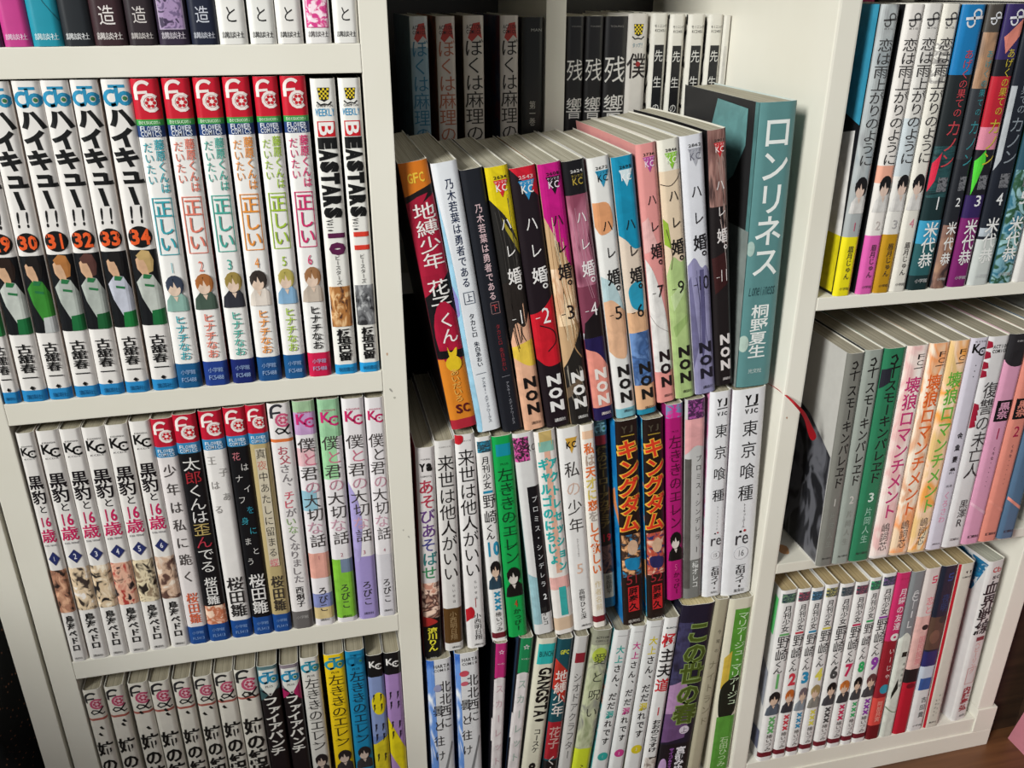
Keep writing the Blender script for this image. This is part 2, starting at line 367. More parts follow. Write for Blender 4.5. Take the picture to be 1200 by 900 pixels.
def make_book(x, y, z, w, h, lean, d, k, base, elems, label, group, side=None, side_r=None, pages=('d8cfb4', '9c9274'), bend=0.0, name='paperback', rim='ece8dc', yaw=0):
    mm = .001
    root = bpy.data.objects.new(name, None); col.objects.link(root); root.empty_display_size = .01
    th = atan2(lean, h)
    root.location = (x*mm, y*mm, z*mm+abs(sin(th))*w*mm/2); root.rotation_euler = (0, th, radians(yaw))
    tag(root, label, 'book', group)
    w, h, d = w*mm, h*mm/cos(th), d*mm
    B = Book(w, h, d, k); B.run(elems)
    side = side or base; side_r = side_r or side
    # cover: U section with rounded spine, one strip per printed band
    outer = [(-w/2, d*(1-i/5)) for i in range(5)]+[(-w/2, .0030)]
    outer += [(u*w, drape(u)) for u in (-.5, -.465, -.43, -.35, -.3, -.24, .24, .3, .35, .43, .465, .5)]
    outer += [(w/2, .0030)]+[(w/2, d*i/5) for i in range(1, 6)]
    tk = .00038
    inner = []
    for (a, b_) in outer:
        inner.append((max(-w/2+tk, min(w/2-tk, a)), b_ if abs(abs(a)-w/2) < 1e-7 and b_ > .0031 else b_+tk*1.5))
    bn = lambda p: (p[0]*(1-.09*max(0, p[1]-.003)/.12)+bend*(max(0, p[1])/.12)**2*mm, p[1])
    outer = [bn(p) for p in outer]; inner = [bn(p) for p in inner]
    cuts = sorted({0.0, 1.0} | {round(min(1, max(0, v)), 5) for q in B.bands for v in q[:2]})
    mats = [getm(base), getm(side), getm(side_r), getm(rim)]; vs = []; fs = []; mi = []
    n = len(outer)
    for c in cuts: vs += [(p[0], p[1], h*(1-c)) for p in outer]
    for j in range(len(cuts)-1):
        mid = (cuts[j]+cuts[j+1])/2; ms = 0
        for q in B.bands:
            if q[0] <= mid <= q[1]:
                m_ = getm(q[2])
                if m_ not in mats: mats.append(m_)
                ms = mats.index(m_)
        for i in range(n-1):
            a = j*n+i; fs.append((a, a+n, a+n+1, a+1))
            mi.append(1 if i < 5 else 2 if i >= n-6 else ms)
    o0 = len(vs)
    for zz in (h, 0): vs += [(p[0], p[1], zz) for p in inner]
    q0 = len(vs)
    for zz in (h, 0): vs += [(p[0], p[1], zz) for p in outer]
    last = q0+n
    for i in range(n-1):
        fs += [(q0+i, q0+i+1, o0+i+1, o0+i), (last+i, o0+n+i, o0+n+i+1, last+i+1), (o0+i, o0+i+1, o0+n+i+1, o0+n+i)]; mi += [3, 3, 3]
    for i in (0, n-1): fs.append((q0+i, o0+i, o0+n+i, last+i)); mi.append(3)
    me = bpy.data.meshes.new('cover'); me.from_pydata(vs, [], fs)
    for p, q in zip(me.polygons, mi): p.material_index = q
    for p in me.polygons: p.use_smooth = p.material_index != 3
    put('cover', me, root, mats)
    # page block
    pv = []; pf = []
    g = tk*1.6; ys = [.0022]+[.0022+(d-.0045)*i/5 for i in range(1, 6)]
    for zz in (h-.0009, .0009):
        for yy in ys:
            for s_ in (-1, 1):
                q = bn((s_*(w/2-g), yy)); pv.append((q[0], q[1], zz))
    m6 = 12
    for i in range(5):
        a = 2*i
        pf += [(a, a+1, a+3, a+2), (m6+a, m6+a+2, m6+a+3, m6+a+1), (a, a+2, m6+a+2, m6+a), (a+1, m6+a+1, m6+a+3, a+3)]
    pf += [(0, m6, m6+1, 1), (10, 11, m6+11, m6+10)]
    me = bpy.data.meshes.new('pages'); me.from_pydata(pv, [], pf); put('pages', me, root, [page_mat(*pages)])
    for kind, nm in (('artwork', 'spine_artwork'), ('face', 'cover_artwork'), ('emblem', 'publisher_emblem'), ('lettering', 'spine_lettering')):
        B.sheets[kind].build(nm, root)
    return root
G={
 'L1':[(-143.4,644.4,6.2,182.0,0.0),(-133.5,644.4,12.9,182.0,0.0),(-119.6,644.4,14.2,182.0,0.0),(-105.1,644.4,14.2,182.0,0.0),(-90.0,644.4,15.6,182.0,0.0),(-74.5,644.4,13.6,182.0,0.0),(-59.3,644.4,15.0,182.0,0.0),(-44.1,644.4,13.6,182.0,0.0),(-29.8,644.4,14.2,182.0,0.0),(-14.7,644.4,13.5,182.0,0.0),(-0.8,644.4,13.2,182.0,0.0),(13.8,644.4,13.4,182.0,0.0),(28.6,644.4,12.9,182.0,0.0)],
 'L2':[(-177.8,451.6,9.0,176.6,3.4),(-165.3,451.6,13.2,176.6,3.2),(-151.5,451.6,12.5,176.6,2.9),(-137.0,451.6,13.2,176.6,2.6),(-123.4,451.6,13.2,176.6,2.4),(-109.1,451.6,13.1,176.6,2.1),(-93.6,451.6,14.0,176.6,1.9),(-79.2,451.6,13.7,176.6,1.6),(-63.5,451.6,13.9,176.6,1.4),(-47.8,451.6,13.5,176.6,1.1),(-32.4,451.6,13.7,176.6,0.8),(-17.0,451.6,12.8,176.6,0.6),(-2.2,451.6,13.5,176.6,0.3),(13.7,451.6,13.3,175.0,0.1),(28.3,451.6,12.1,175.0,-0.2)],
 'L3':[(-177.5,260.3,9.7,171.8,1.5),(-165.3,260.3,12.1,171.9,1.5),(-152.8,260.3,11.8,171.6,1.4),(-140.0,260.3,12.7,171.3,1.3),(-126.8,260.3,12.5,171.5,1.2),(-113.3,260.3,12.0,172.3,1.2),(-100.6,260.3,12.6,172.6,1.1),(-87.2,260.3,13.7,174.0,1.0),(-72.1,260.3,13.6,174.7,1.0),(-57.7,260.3,13.1,175.5,0.9),(-44.8,260.3,12.0,175.8,0.8),(-30.7,260.3,13.8,175.4,0.7),(-15.5,260.3,13.4,175.4,0.7),(-0.1,260.3,13.6,175.0,0.6),(15.2,260.3,13.8,174.0,0.5),(29.0,260.3,12.0,173.1,0.5)],
 'L4':[(-175.6,56.0,11.5,178.5,0.0),(-161.5,56.0,11.9,178.5,0.0),(-146.0,56.0,12.8,178.2,0.0),(-132.3,56.0,13.0,176.8,0.0),(-117.8,56.0,12.1,176.0,0.0),(-103.7,56.0,12.2,175.4,0.0),(-89.6,56.0,12.9,175.5,0.0),(-74.9,56.0,14.8,175.5,0.0),(-59.6,56.0,13.8,175.5,0.0),(-44.5,56.0,13.0,173.9,0.0),(-29.9,56.0,13.1,177.2,0.0),(-12.5,56.0,14.3,176.8,0.0),(2.5,56.0,13.7,177.0,0.0),(16.4,56.0,11.7,170.2,0.0),(29.0,56.0,12.1,170.1,0.0)],
 'MB':[(86.1,472.0,12.4,182.1,0.0),(104.9,472.0,13.1,182.0,0.0),(124.7,472.0,14.5,182.4,0.0),(150.6,472.0,13.1,182.3,0.0),(167.8,472.0,16.2,181.1,0.0),(199.9,472.0,12.8,181.5,0.0),(214.4,472.0,13.5,181.5,0.0),(230.9,472.0,16.9,181.4,0.0),(247.5,472.0,15.1,183.0,0.0),(264.2,472.0,12.3,183.2,0.0),(278.4,472.0,11.6,182.3,0.0),(293.6,472.0,13.0,182.2,0.0),(308.8,472.0,12.0,182.2,0.0),(318.2,472.0,5.6,181.5,0.0)],
 'M2':[(89.1,400.1,17.4,177.7,-27.3),(106.2,396.1,15.8,180.9,-26.0),(122.7,394.2,13.8,178.2,-26.0),(138.2,393.7,14.2,179.6,-26.4),(155.1,393.7,16.3,178.4,-27.3),(171.8,394.4,14.6,179.5,-27.2),(188.7,395.2,13.9,179.7,-28.9),(205.2,395.3,14.0,181.0,-29.3),(220.7,396.2,14.1,180.0,-29.4),(234.5,404.2,12.9,179.3,-28.1),(248.5,406.0,13.8,179.5,-27.5),(264.0,407.6,15.1,179.9,-27.5),(278.0,413.0,12.3,177.6,-24.6),(300.3,410.0,26.0,196.5,-6.3)],
 'M3':[(60.4,208.0,13.0,182.7,0.6),(76.8,214.7,13.5,179.6,-2.4),(94.1,213.7,13.7,183.5,-5.8),(112.3,215.0,11.3,178.7,-11.2),(126.5,218.0,14.3,174.8,-12.4),(147.4,216.5,14.8,176.5,-18.5),(164.0,213.3,15.0,179.3,-19.9),(179.6,214.5,15.6,178.7,-18.3),(192.8,214.5,10.3,179.8,-17.8),(203.2,225.2,10.0,166.4,-15.8),(220.9,211.7,16.5,182.6,-16.7),(240.6,210.5,15.3,182.8,-16.4),(254.8,230.0,12.6,173.1,-15.2),(269.2,229.0,14.9,176.4,-13.7),(286.0,227.7,15.8,181.7,-11.2),(307.3,225.6,25.4,183.4,-9.9)],
 'M4':[(64.2,33.0,18.6,178.5,-0.5),(86.8,33.0,18.3,180.7,-1.5),(105.0,33.0,10.3,184.5,7.0),(117.4,33.0,11.2,185.5,14.6),(132.9,33.0,15.9,181.3,16.1),(150.1,33.0,12.3,178.5,13.6),(163.5,33.0,11.1,178.3,13.7),(176.9,33.0,15.2,181.1,17.2),(195.0,33.0,13.6,177.8,15.7),(210.2,33.0,12.8,179.4,13.9),(226.3,33.0,14.4,182.0,11.7),(241.6,33.0,12.7,182.7,10.3),(264.5,33.0,28.5,191.4,9.2),(286.2,33.0,11.6,193.5,8.2),(309.2,33.0,20.9,191.3,1.6)],
 'R1':[(355.8,476.8,12.3,186.0,1.8),(373.5,476.8,12.4,186.0,1.5),(386.6,476.8,12.5,186.4,1.2),(399.8,476.8,12.3,186.4,0.9),(416.4,476.8,16.6,185.9,0.6),(432.8,476.8,11.5,185.9,0.3),(448.4,476.8,14.6,186.3,0.0),(465.9,476.8,16.3,187.3,-0.3),(485.5,476.8,17.0,187.3,-0.6),(502.0,476.8,12.6,187.2,-0.9)],
 'R2':[(373.2,253.6,13.6,182.8,-4.2),(387.5,253.6,14.6,184.1,-4.0),(404.3,253.6,17.5,183.9,-3.8),(422.6,253.6,17.7,184.2,-3.6),(440.2,253.6,16.9,184.6,-3.4),(457.2,253.6,16.6,185.1,-3.2),(473.1,253.6,14.6,185.7,-3.0),(489.6,253.6,17.9,185.5,-2.8),(507.3,253.6,16.6,185.9,-2.6),(524.2,253.6,16.3,185.9,-2.4),(541.6,253.6,15.2,185.9,-2.2)],
 'R3':[(355.1,36.6,14.8,189.1,-1.9),(369.3,36.6,12.4,188.3,-2.2),(382.0,36.6,11.8,186.9,-2.6),(395.3,36.6,12.5,188.1,-2.9),(410.3,36.6,13.3,186.4,-3.2),(424.6,36.6,12.9,185.7,-3.6),(437.2,36.6,11.1,188.0,-3.9),(450.1,36.6,13.6,190.3,-4.2),(464.5,36.6,13.6,188.8,-4.5),(478.8,36.6,13.4,187.4,-4.9),(493.6,36.6,14.7,188.4,-5.2),(509.6,36.6,15.7,188.4,-5.5),(526.6,36.6,15.6,187.5,-5.9),(558.8,36.6,17.4,184.6,-6.2)],
}
# ---------------- bookcase and room ----------------
MM = .001
def mmbox(name, x0, x1, y0, y1, z0, z1, m, parent=None, bev=.0006):
    return box(name, (x0*MM, y0*MM, z0*MM), (x1*MM, y1*MM, z1*MM), m, parent, bev)
floor_m = wood('wood_floor', '4a2e1c', '6e482c')
fl_root = put('floor', boxmesh('floor', (-3, -3, -.02), (3, 1.2, -.001)), None, [floor_m]); tag(fl_root, 'brown wooden floor in front of the bookcase', None, None, 'structure')
for i in range(12):                              # floor boards running left to right
    y1 = .62-.15*i
    b = box('floorboard', (-3, y1-.149, -.001), (3, y1, 0), floor_m, fl_root, .0004)
wall = box('wall_back', (-3, .32, 0), (3, .36, 2.6), None or mat('b8b2a4')); tag(wall, 'plain wall behind the bookcase', None, None, 'structure')

bc = bpy.data.objects.new('bookcase', None); col.objects.link(bc); bc.location = (0, 0, 0)
tag(bc, 'white three-bay bookcase whose shelves are packed with books', 'bookcase')
H_ = 1500
mmbox('side_panel', -198.2, -182.6, 0, 300, 0, H_, m_white, bc)
mmbox('divider', 35.6, 51.0, 0, 300, 18, H_, m_white, bc)
fdiv = mmbox('divider', 321.6, 337.0, 0, 300, 18, H_, m_white, bc, .0016)
mmbox('side_panel', 574.7, 591.8, 0, 300, 48, H_, m_white, bc, .0012)
mmbox('back_panel', -198, 51, 300, 306, 0, H_, m_white, bc, 0)
mmbox('back_panel', 51.1, 321.5, 300, 306, 0, H_, mat('35312b'), bc, 0)  # painted dark for the deep shade at the back of this bay
mmbox('back_panel', 321.6, 591.6, 300, 306, 0, H_, m_white, bc, 0)
for z0, z1 in ((629.1, 644.3), (437.5, 451.5), (245.5, 260.2), (30, 55.9)):
    mmbox('shelf', -182.5, 35.5, 0, 300, z0, z1, m_white, bc)
mmbox('shelf', 51.1, 321.5, 138.5, 300, 455, 471.9, m_white, bc)
mmbox('shelf', 51.1, 321.5, 0, 300, 14, 32.8, m_white, bc)
mmbox('plinth', -198, 321.9, -1.5, 16, 0, 13.8, m_white, bc)
for z0, z1 in ((467.2, 476.7), (244.5, 253.5), (20, 36.5)):
    mmbox('shelf', 337.1, 574.6, 0, 300, z0, z1, m_white, bc)
for x0, x1 in ((-182.5, 35.5), (51.1, 321.5), (337.1, 574.6)):
    mmbox('top_shelf', x0, x1, 0 if x0 != 51.1 else 0, 300, 860, 874, m_white, bc)
mmbox('partition', 177.3, 192.2, 139, 299, 472, 859, m_white, bc)
mmbox('plinth', 322, 596.0, -1.5, 16, 0, 19.8, m_white, bc)
mmbox('plinth', 574.7, 596.0, -1.5, 300, 20, 47.9, m_white, bc)
# scuffs and small stains on the laminate, as in the room
def scuff(x, z, w_, h_, c, y=-.25, ang=0):
    pts = [(x+w_/2*cos(a)*(1+.2*sin(3*a))*cos(ang)-h_/2*sin(a)*sin(ang), z+h_/2*sin(a)*cos(ang)+w_/2*cos(a)*sin(ang)) for a in [2*pi*i/14 for i in range(14)]]
    me = bpy.data.meshes.new('scuff'); me.from_pydata([(p[0]*MM, y*MM*.2, p[1]*MM) for p in pts], [], [tuple(range(14))])
    return put('scuff', me, bc, [mat(c)])
for a in ((40.5, 437.5, 1.2, 3.4, 'a8a49a', .6), (42.5, 432, 1.6, 1.6, 'b8b4a6', 0), (39.5, 462.5, 1, 2, 'c8a080', 0), (326.5, 385.5, 1.2, 1.8, 'b08468', .3), (46.5, 325, 1, 2.2, 'b4b0a6', .5), (43, 331, 1, 1.4, 'b8b4aa', 0)):
    scuff(*a[:5], ang=a[5])
me = bpy.data.meshes.new('stain'); c_ = [(352.5+4.5*cos(a)*(1+.25*sin(2*a)), 18+7*sin(a)) for a in [2*pi*i/12 for i in range(12)]]
me.from_pydata([(p[0]*MM, p[1]*MM, .25358) for p in c_], [], [tuple(range(12))]); put('stain', me, bc, [mat('c89468')])

nb = bpy.data.objects.new('neighbouring_bookcase', None); col.objects.link(nb); tag(nb, 'edge of a second white cabinet left of the bookcase, a narrow gap between them', 'cabinet')
mmbox('side_panel', -216.6, -200.8, 0, 300, 0, H_, m_white, nb)
# dark speckled cloth hanging in the open space to the left
spk, nt, b = base_mat('speckled_black_cloth', .8)
tc = nt.nodes.new('ShaderNodeTexCoord'); vo = nt.nodes.new('ShaderNodeTexVoronoi'); vo.inputs['Scale'].default_value = 190
r = nt.nodes.new('ShaderNodeValToRGB'); r.color_ramp.elements[0].position = .10; r.color_ramp.elements[1].position = .2
r.color_ramp.elements[0].color = lin('8a5a40'); r.color_ramp.elements[1].color = lin('0b0c0a')
nt.links.new(tc.outputs['Object'], vo.inputs['Vector']); nt.links.new(vo.outputs['Distance'], r.inputs[0]); nt.links.new(r.outputs[0], b.inputs['Base Color'])
bm = bmesh.new(); nx, nz_ = 30, 24; gv = []
for j in range(nz_+1):
    for i in range(nx+1):
        x_ = -.46+.236*i/nx; z_ = .0+.27*j/nz_
        gv.append(bm.verts.new((x_, .07+.05*sin(i*.55+j*.12)*sin(j*.25+1)+.012*sin(i*1.3)+.12*(j/nz_), z_)))
for j in range(nz_):
    for i in range(nx):
        a = j*(nx+1)+i; bm.faces.new((gv[a], gv[a+1], gv[a+nx+2], gv[a+nx+1])).smooth = True
me = bpy.data.meshes.new('cloth'); bm.to_mesh(me); bm.free()
cl = put('speckled_cloth', me, None, [spk]); tag(cl, 'crumpled black cloth with copper speckles left of the cabinets', 'cloth')
so = cl.modifiers.new('thick', 'SOLIDIFY'); so.thickness = .004
dk = box('dark_backdrop', (-.62, .30, 0), (-.2175, .31, 1.2), mat('14140f')); dk.name = 'dark_fill'; tag(dk, 'flat black backdrop standing in for the dark space behind the speckled cloth', 'board')  # black sheet stands in for the darkness left of the cabinets

# right of the bookcase: dark wooden furniture and a pink folder leaning on it
dw = wood('dark_wood', '241810', '3e2a1c', .5, pi/2)
cb = bpy.data.objects.new('wooden_cabinet', None); col.objects.link(cb); tag(cb, 'dark brown wooden cabinet side right of the white bookcase', 'cabinet')
mmbox('board', 640, 655, -420, 300, 0, 92, dw, cb)
mmbox('board', 640, 655, -420, 300, 93.5, 260, dw, cb)
mmbox('board', 640, 655, -420, 300, 261.5, 480, dw, cb)
mmbox('rear_board', 598, 639.5, 12, 24, 0, 480, dw, cb)
me = bpy.data.meshes.new('pink_folder')
v = [(.6215, .000, 0), (.6215, -.32, 0), (.6375, -.32, .21), (.6375, -.03, .21)]
v += [(a+.002, b_, c_) for a, b_, c_ in v]
me.from_pydata(v, [], [(0, 1, 2, 3), (7, 6, 5, 4), (0, 4, 5, 1), (1, 5, 6, 2), (2, 6, 7, 3), (3, 7, 4, 0)])
pf = put('pink_folder', me, None, [mat('c8808c')]); tag(pf, 'flat pink folder leaning against the dark wooden cabinet', 'folder')
ob = bpy.data.objects.new('shade_blocker', None); col.objects.link(ob); ob.location = (-.72, -.32, 0)  # added out of view to block light and darken the lower-left corner
tag(ob, 'black upholstered ottoman standing left of the cabinets, unseen, added to shade the lower left', 'blocker')
blk = mat('1a1917')
put('blocker_box', boxmesh('blocker_box', (-.22, -.22, .03), (.22, .22, .44), .02), ob, [blk]); put('blocker_top', boxmesh('blocker_top', (-.225, -.225, .442), (.225, .225, .50), .025), ob, [blk])
for sx in (-.18, .18):
    for sy in (-.18, .18): put('foot', boxmesh('foot', (sx-.02, sy-.02, 0), (sx+.02, sy+.02, .0305), .003), ob, [dw])
# ---------------- printing on each spine ----------------
W = 'ece7e2'; K_ = '17161a'
def row(key, y, d, k, items, **common):
    for g, it in zip(G[key], items):
        if it is None: continue
        base, el, label, group = it[:4]; kw = dict(common); kw.update(it[4] if len(it) > 4 else {})
        make_book(g[0], y+kw.pop('dy', 0), g[1], g[2], g[3], g[4], kw.pop('d', d), k, base, el, label, group, **kw)
WHERE2 = 'volumes on the upper shelf of the left bay'
AB = ('8c8266', '5e5642'); AG = ('a69e88', '78705c'); AW = ('aca694', '7e7866')  # page-edge tones, darkened to include the shade on page tops

# left bay, top shelf (only the feet of the spines are in view)
def l1(c, chars, ink, extra=()):
    n = len(chars)
    return (c, list(extra)+([('T', chars, .955-.055*n*1.15, .952, .5, 0, ink, .0)] if n else [])+[('H', '講談社', .975, .78, .2, 0, ink, .0)])
i1 = [('5a3a5c', '', 'e8e0e8', 'purple spine at the far left edge of the top shelf'),
 ('c8408c', '', 'f4d8ea', 'pink spine on the top shelf beside the teal one'),
 ('1f93a8', '', 'e2f2f4', 'teal blue spine on the top shelf'),
 ('23262a', '', 'e8e8e8', 'black spine without characters, right of the teal one on the top shelf'),
 ('3a2428', '造', 'eae2de', 'dark maroon spine on the top shelf with one large white character'),
 ('30262a', '修造', 'd8d0cc', 'dark brown spine on the top shelf between maroon and pictured spines'),
 ('33283a', '', 'd8d0d8', 'dark violet spine on the top shelf with a small framed picture'),
 ('1c2134', '修造', 'd0d2dc', 'navy spine on the top shelf beside the white spines'),
 ('efece6', 'さと', '1c1c1c', 'leftmost white spine on the top shelf, next to the navy one'),
 ('ecEAe4'.lower(), 'さと', '1c1c1c', 'second white spine from the navy one on the top shelf'),
 ('eeeae4', 'さと', '1c1c1c', 'white spine on the top shelf just left of the pink picture box'),
 ('f0ece8', '', '2a1c20', 'white spine on the top shelf with a pink picture box'),
 ('eeebe5', 'さと', '1c1c1c', 'white spine touching the divider on the top shelf')]
its = []
for j, (c, ch, ink, lb) in enumerate(i1):
    b, e = l1(c, ch, ink)
    if j == 6: e += [('Q', -.4, .87, .4, .957, ('6a587a', 'a48ab0', '3a2c48') and (('6a587a', '9a82a6', '3a2c48'), 260, 1, 1, .2, 1)), ('O', -.42, .868, .42, .959, 'b8a8c0', .03)]
    if j == 11: e += [('T', 'と', .82, .865, .5, 0, '1c1c1c'), ('Q', -.42, .875, .42, .955, (('f0d8e0', 'd03c84'), 330, 1, 1, .2, 1)), ('O', -.43, .873, .43, .957, 'd03c84', .03)]
    if j == 2: e += [('S', 0, .88, [(-.2, -.6), (.1, .1), (.5, .7)], 1, .03, '14606e')]
    its.append((b, e, lb, 'white and coloured spines on the top shelf of the left bay'))
row('L1', 0, 112, 1, its)

# left bay, second shelf: volleyball series
def hk(n, hair, shirt, short, skin='e0b490'):
    return [('JC', .055), ('T', 'ハイキュー', .092, .405, .88, 0, '121212', .06, 1.5, None, 0, 'lettering', -.16), ('H', '!!', .435, .72, .62, 0, '121212', .03, 'lettering', .25),
            ('E', 0, .507, .45, .44, '141414', 'emblem', 24), ('H', n, .507, .8, .56, 0, 'f0602c', .035),
            ('FIG', .548, .79, '15171a', hair, skin, shirt, short, int(n)), ('T', '古舘春一', .82, .94, .62, 0, '161616', .012),
            ('P', [(-.1, .957), (0, .95), (.1, .957), (0, .964)], '141414', 'emblem'), ('B', .965, 1, '2b8ac6'), ('H', '集英社', .984, .6, .2, 0, '14507c')]
hks = [('28', '2a1c16', '2f8a48', '2f8a48'), ('29', '2a1c16', 'c8ccc4', '1f6e3c'), ('30', '1c1816', '3c8c34', 'c4c6c4'), ('31', 'b87840', 'b8beb6', '1f6e3c'), ('32', '5c3a34', 'b4bab2', '1f5e34'), ('33', '1c1a1a', 'c8cad6', '1f7a3c'), ('34', 'c8a870', 'c2c6be', '1f6e3c')]
its = []
for j, (n, hair, shirt, short) in enumerate(hks):
    lab = {'28': 'white spine cut off by the left edge of the picture, blue foot only', '29': 'white volume 29, number half cut, figure in grey shirt, leftmost disc', '30': 'white volume 30 with orange number and figure in green shirt', '31': 'white volume 31 with orange number above an orange-haired figure',
      '32': 'white volume 32 with orange number above a brown-haired figure', '33': 'white volume 33 with orange number above a figure in lilac shirt', '34': 'white volume 34 with blond figure, beside the first red-headed spine'}[n]
    its.append((W, hk(n, hair, shirt, short), lab, 'white volumes with orange numbers on black discs', dict(side='e8d8cc')))
def fcm(n, c, hair, cloth, foot='24407c', aut=None, note=''):
    return ('f2efeb', [('B', 0, .132, 'cc1a30'), ('FC', .058), ('B', .132, .152, '3c9a48'), ('H', 'Betsucomi', .142, .8, .1, 0, 'd8f0d0'), ('B', .152, .19, '2a4478'),
      ('H', 'FLOWER', .162, .78, .17, 0, 'e8ecf4', .01), ('H', 'COMICS', .179, .78, .17, 0, 'e8ecf4', .01),
      ('T', 'だいたい', .205, .345, .36, -.22, c, .0, 1.2), ('T', '藤原くんは', .197, .372, .38, .22, c, .01, 1.2),
      ('O', -.38, .385, .38, .57, c, .035), ('T', '正しい', .393, .562, .66, 0, c, .012), ('H', n, .612, .2, .38, 0, c, .0),
      ('HEAD', .632, .752, None, hair, 'ecd0ba', cloth, int(n)), ('T', 'ヒナチなお', .765, .91, .5, 0, aut or c, .012),
      ('B', .922, 1, foot), ('H', '小学館', .948, .62, .2, 0, '9cb4d8'), ('H', 'FC5488', .972, .62, .17, 0, '9cb4d8')], 
      'white spine with red head, volume %s lettered in %s' % (n, note), 'red-headed series lettered in pastel colours')
fl = [fcm('1', '3ba8b4', '3c4456', '8fb4a8', '1d5c8c', None, 'turquoise'), fcm('2', 'e8806c', 'b4703c', '4a5c50', '24408c', None, 'salmon'), fcm('3', '4cb0a0', 'a8904c', '34343c', '1c2a6c', None, 'sea green'),
      fcm('4', 'f0983c', '3a322e', 'e8dcd0', '1f5088', None, 'orange'), fcm('5', 'a8c83c', 'c0b060', '88b0d0', '1f5a90', None, 'lime green'), fcm('6', 'dc3070', 'a87850', 'c8b8a8', 'd0204c', '181818', 'magenta')]
fl = [f+(dict(side=s_),) for f, s_ in zip(fl, ('8fa0a0', 'c83830', '38447c', '44306c', 'c83cac', 'd06838'))]
def bst(n, nc, cols_):
    return ('eeebe4', [('CHK', .05), ('H', 'WEEKLY', .115, .8, .26, 0, '3c9ccc', .01), ('H', 'CHAMPION', .092, .66, .1, 0, '222222'), ('Q', -.36, .145, .36, .198, 'cc1c28', 'emblem'), ('X', 'B', .148, .195, .62, 0, 'f4f0ec', .02),
      ('X', 'EASTARS', .2, .475, .8, 0, '151515', .085), ('X', 'Vol.', .478, .52, .3, -.2, '151515', .01), ('X', n, .51, .60, .74, .05, nc, .08),
      ('T', 'ビースターズ', .60, .70, .24, 0, '202020'), ('Q', -.46, .705, .46, .84, (cols_, 190, 1, .6, .3, int(n))), ('E', 0, .765, .3, .5, (cols_[::-1], 300, 1, .7, .4, 3)), ('T', '板垣巴留', .848, .955, .62, 0, '151515', .03),
      ('B', .968, 1, '2a9cd8'), ('H', '秋田書店', .984, .7, .2, 0, '144c74')],
      'white spine, bold letters reading downwards, '+('purple number 10 and tawny picture' if n == '10' else 'red number 11 and grey picture, beside the divider'), 'white volumes with chequered shields', dict(side='1c1c1c'))
row('L2', 0, 112, .863, its+fl+[bst('10', '5c2048', ('4a2c20', 'a8703c', 'd8b080')), bst('11', 'e04030', ('2c2c2e', '6c6c6e', 'b0b0b0'))], pages=AB)

# left bay, third shelf
def kh(n, cs):
    return ('eae5e0', [('KC', .085, '161616', 'KODANSHA', 'KCDX'), ('T', '黒豹', .185, .315, .82, 0, '181418', .02), ('T', 'と', .315, .355, .5, .05, '181418', .01), ('H', '16', .39, .66, .62, 0, 'd02460', .02), ('T', '歳', .42, .482, .85, 0, 'd02460', .012),
      ('H', 'Black Panther', .492, .7, .1, 0, '4a4650'), ('P', [(-.34, .55), (0, .52), (.34, .55), (0, .58)], '2c3468', 'emblem'), ('H', n, .55, .16, .3, 0, 'e8e8f0', .01), 
      ('Q', -.5, .60, .5, .785, (cs, 170, 1, .8, .3, int(n)*3)), ('T', '鳥海ペドロ', .80, .955, .5, 0, '181818', .022), ('H', '講談社', .985, .5, .14, 0, '2a2a2a')],
      'cream spine with blue diamond numbered %s, %s' % (n, ['against the left post', 'second from the left post', 'third from the left post', 'fourth, with reddish picture', 'fifth, second before the red-headed spines', 'beside the first red-headed spine'][int(n)-1]), 'cream volumes with blue diamonds on the third shelf', dict(side='d8c8bc'))
sk = [('2a201e', 'a87860', 'd8a888'), ('e8e0d8', 'd8c0a0', '3a302c'), ('1c1a1c', 'd0b898', 'e8dcc8'), ('2a2024', 'd8a890', 'a83c34'), ('2c2420', 'd8c8a8', '8c7860'), ('e0d0c0', 'c8a890', '5a4038')]
its = [kh(str(i+1), sk[i]) for i in range(6)]
def fcf(base, title, tc, author, ac, label, alt=None, aart=None, size=.62, foot='1f4c90', jig=0, t0=.19, t1=.72, a0=.775, a1=.91, extra=(), side=None, asize=.6):
    e = [('B', 0, .125, 'c01c34'), ('FC', .06), ('B', .125, .172, '3a88b8'), ('H', 'FLOWER', .142, .78, .15, 0, 'e4ecf4', .01), ('H', 'COMICS', .159, .78, .15, 0, 'e4ecf4', .01)]
    e += list(extra)+[('T', title, t0, t1, size, 0, tc, .0, 1.2, alt, jig), ('T', author, a0, a1, asize, 0, ac, .01)]
    e += [('B', .925, 1, foot), ('H', '小学館', .95, .6, .18, 0, '88a8d8'), ('H', 'FL5413', .974, .6, .15, 0, '88a8d8')]
    return (base, e, label, 'spines with red flower heads and blue feet on the third shelf', dict(side=side or base))
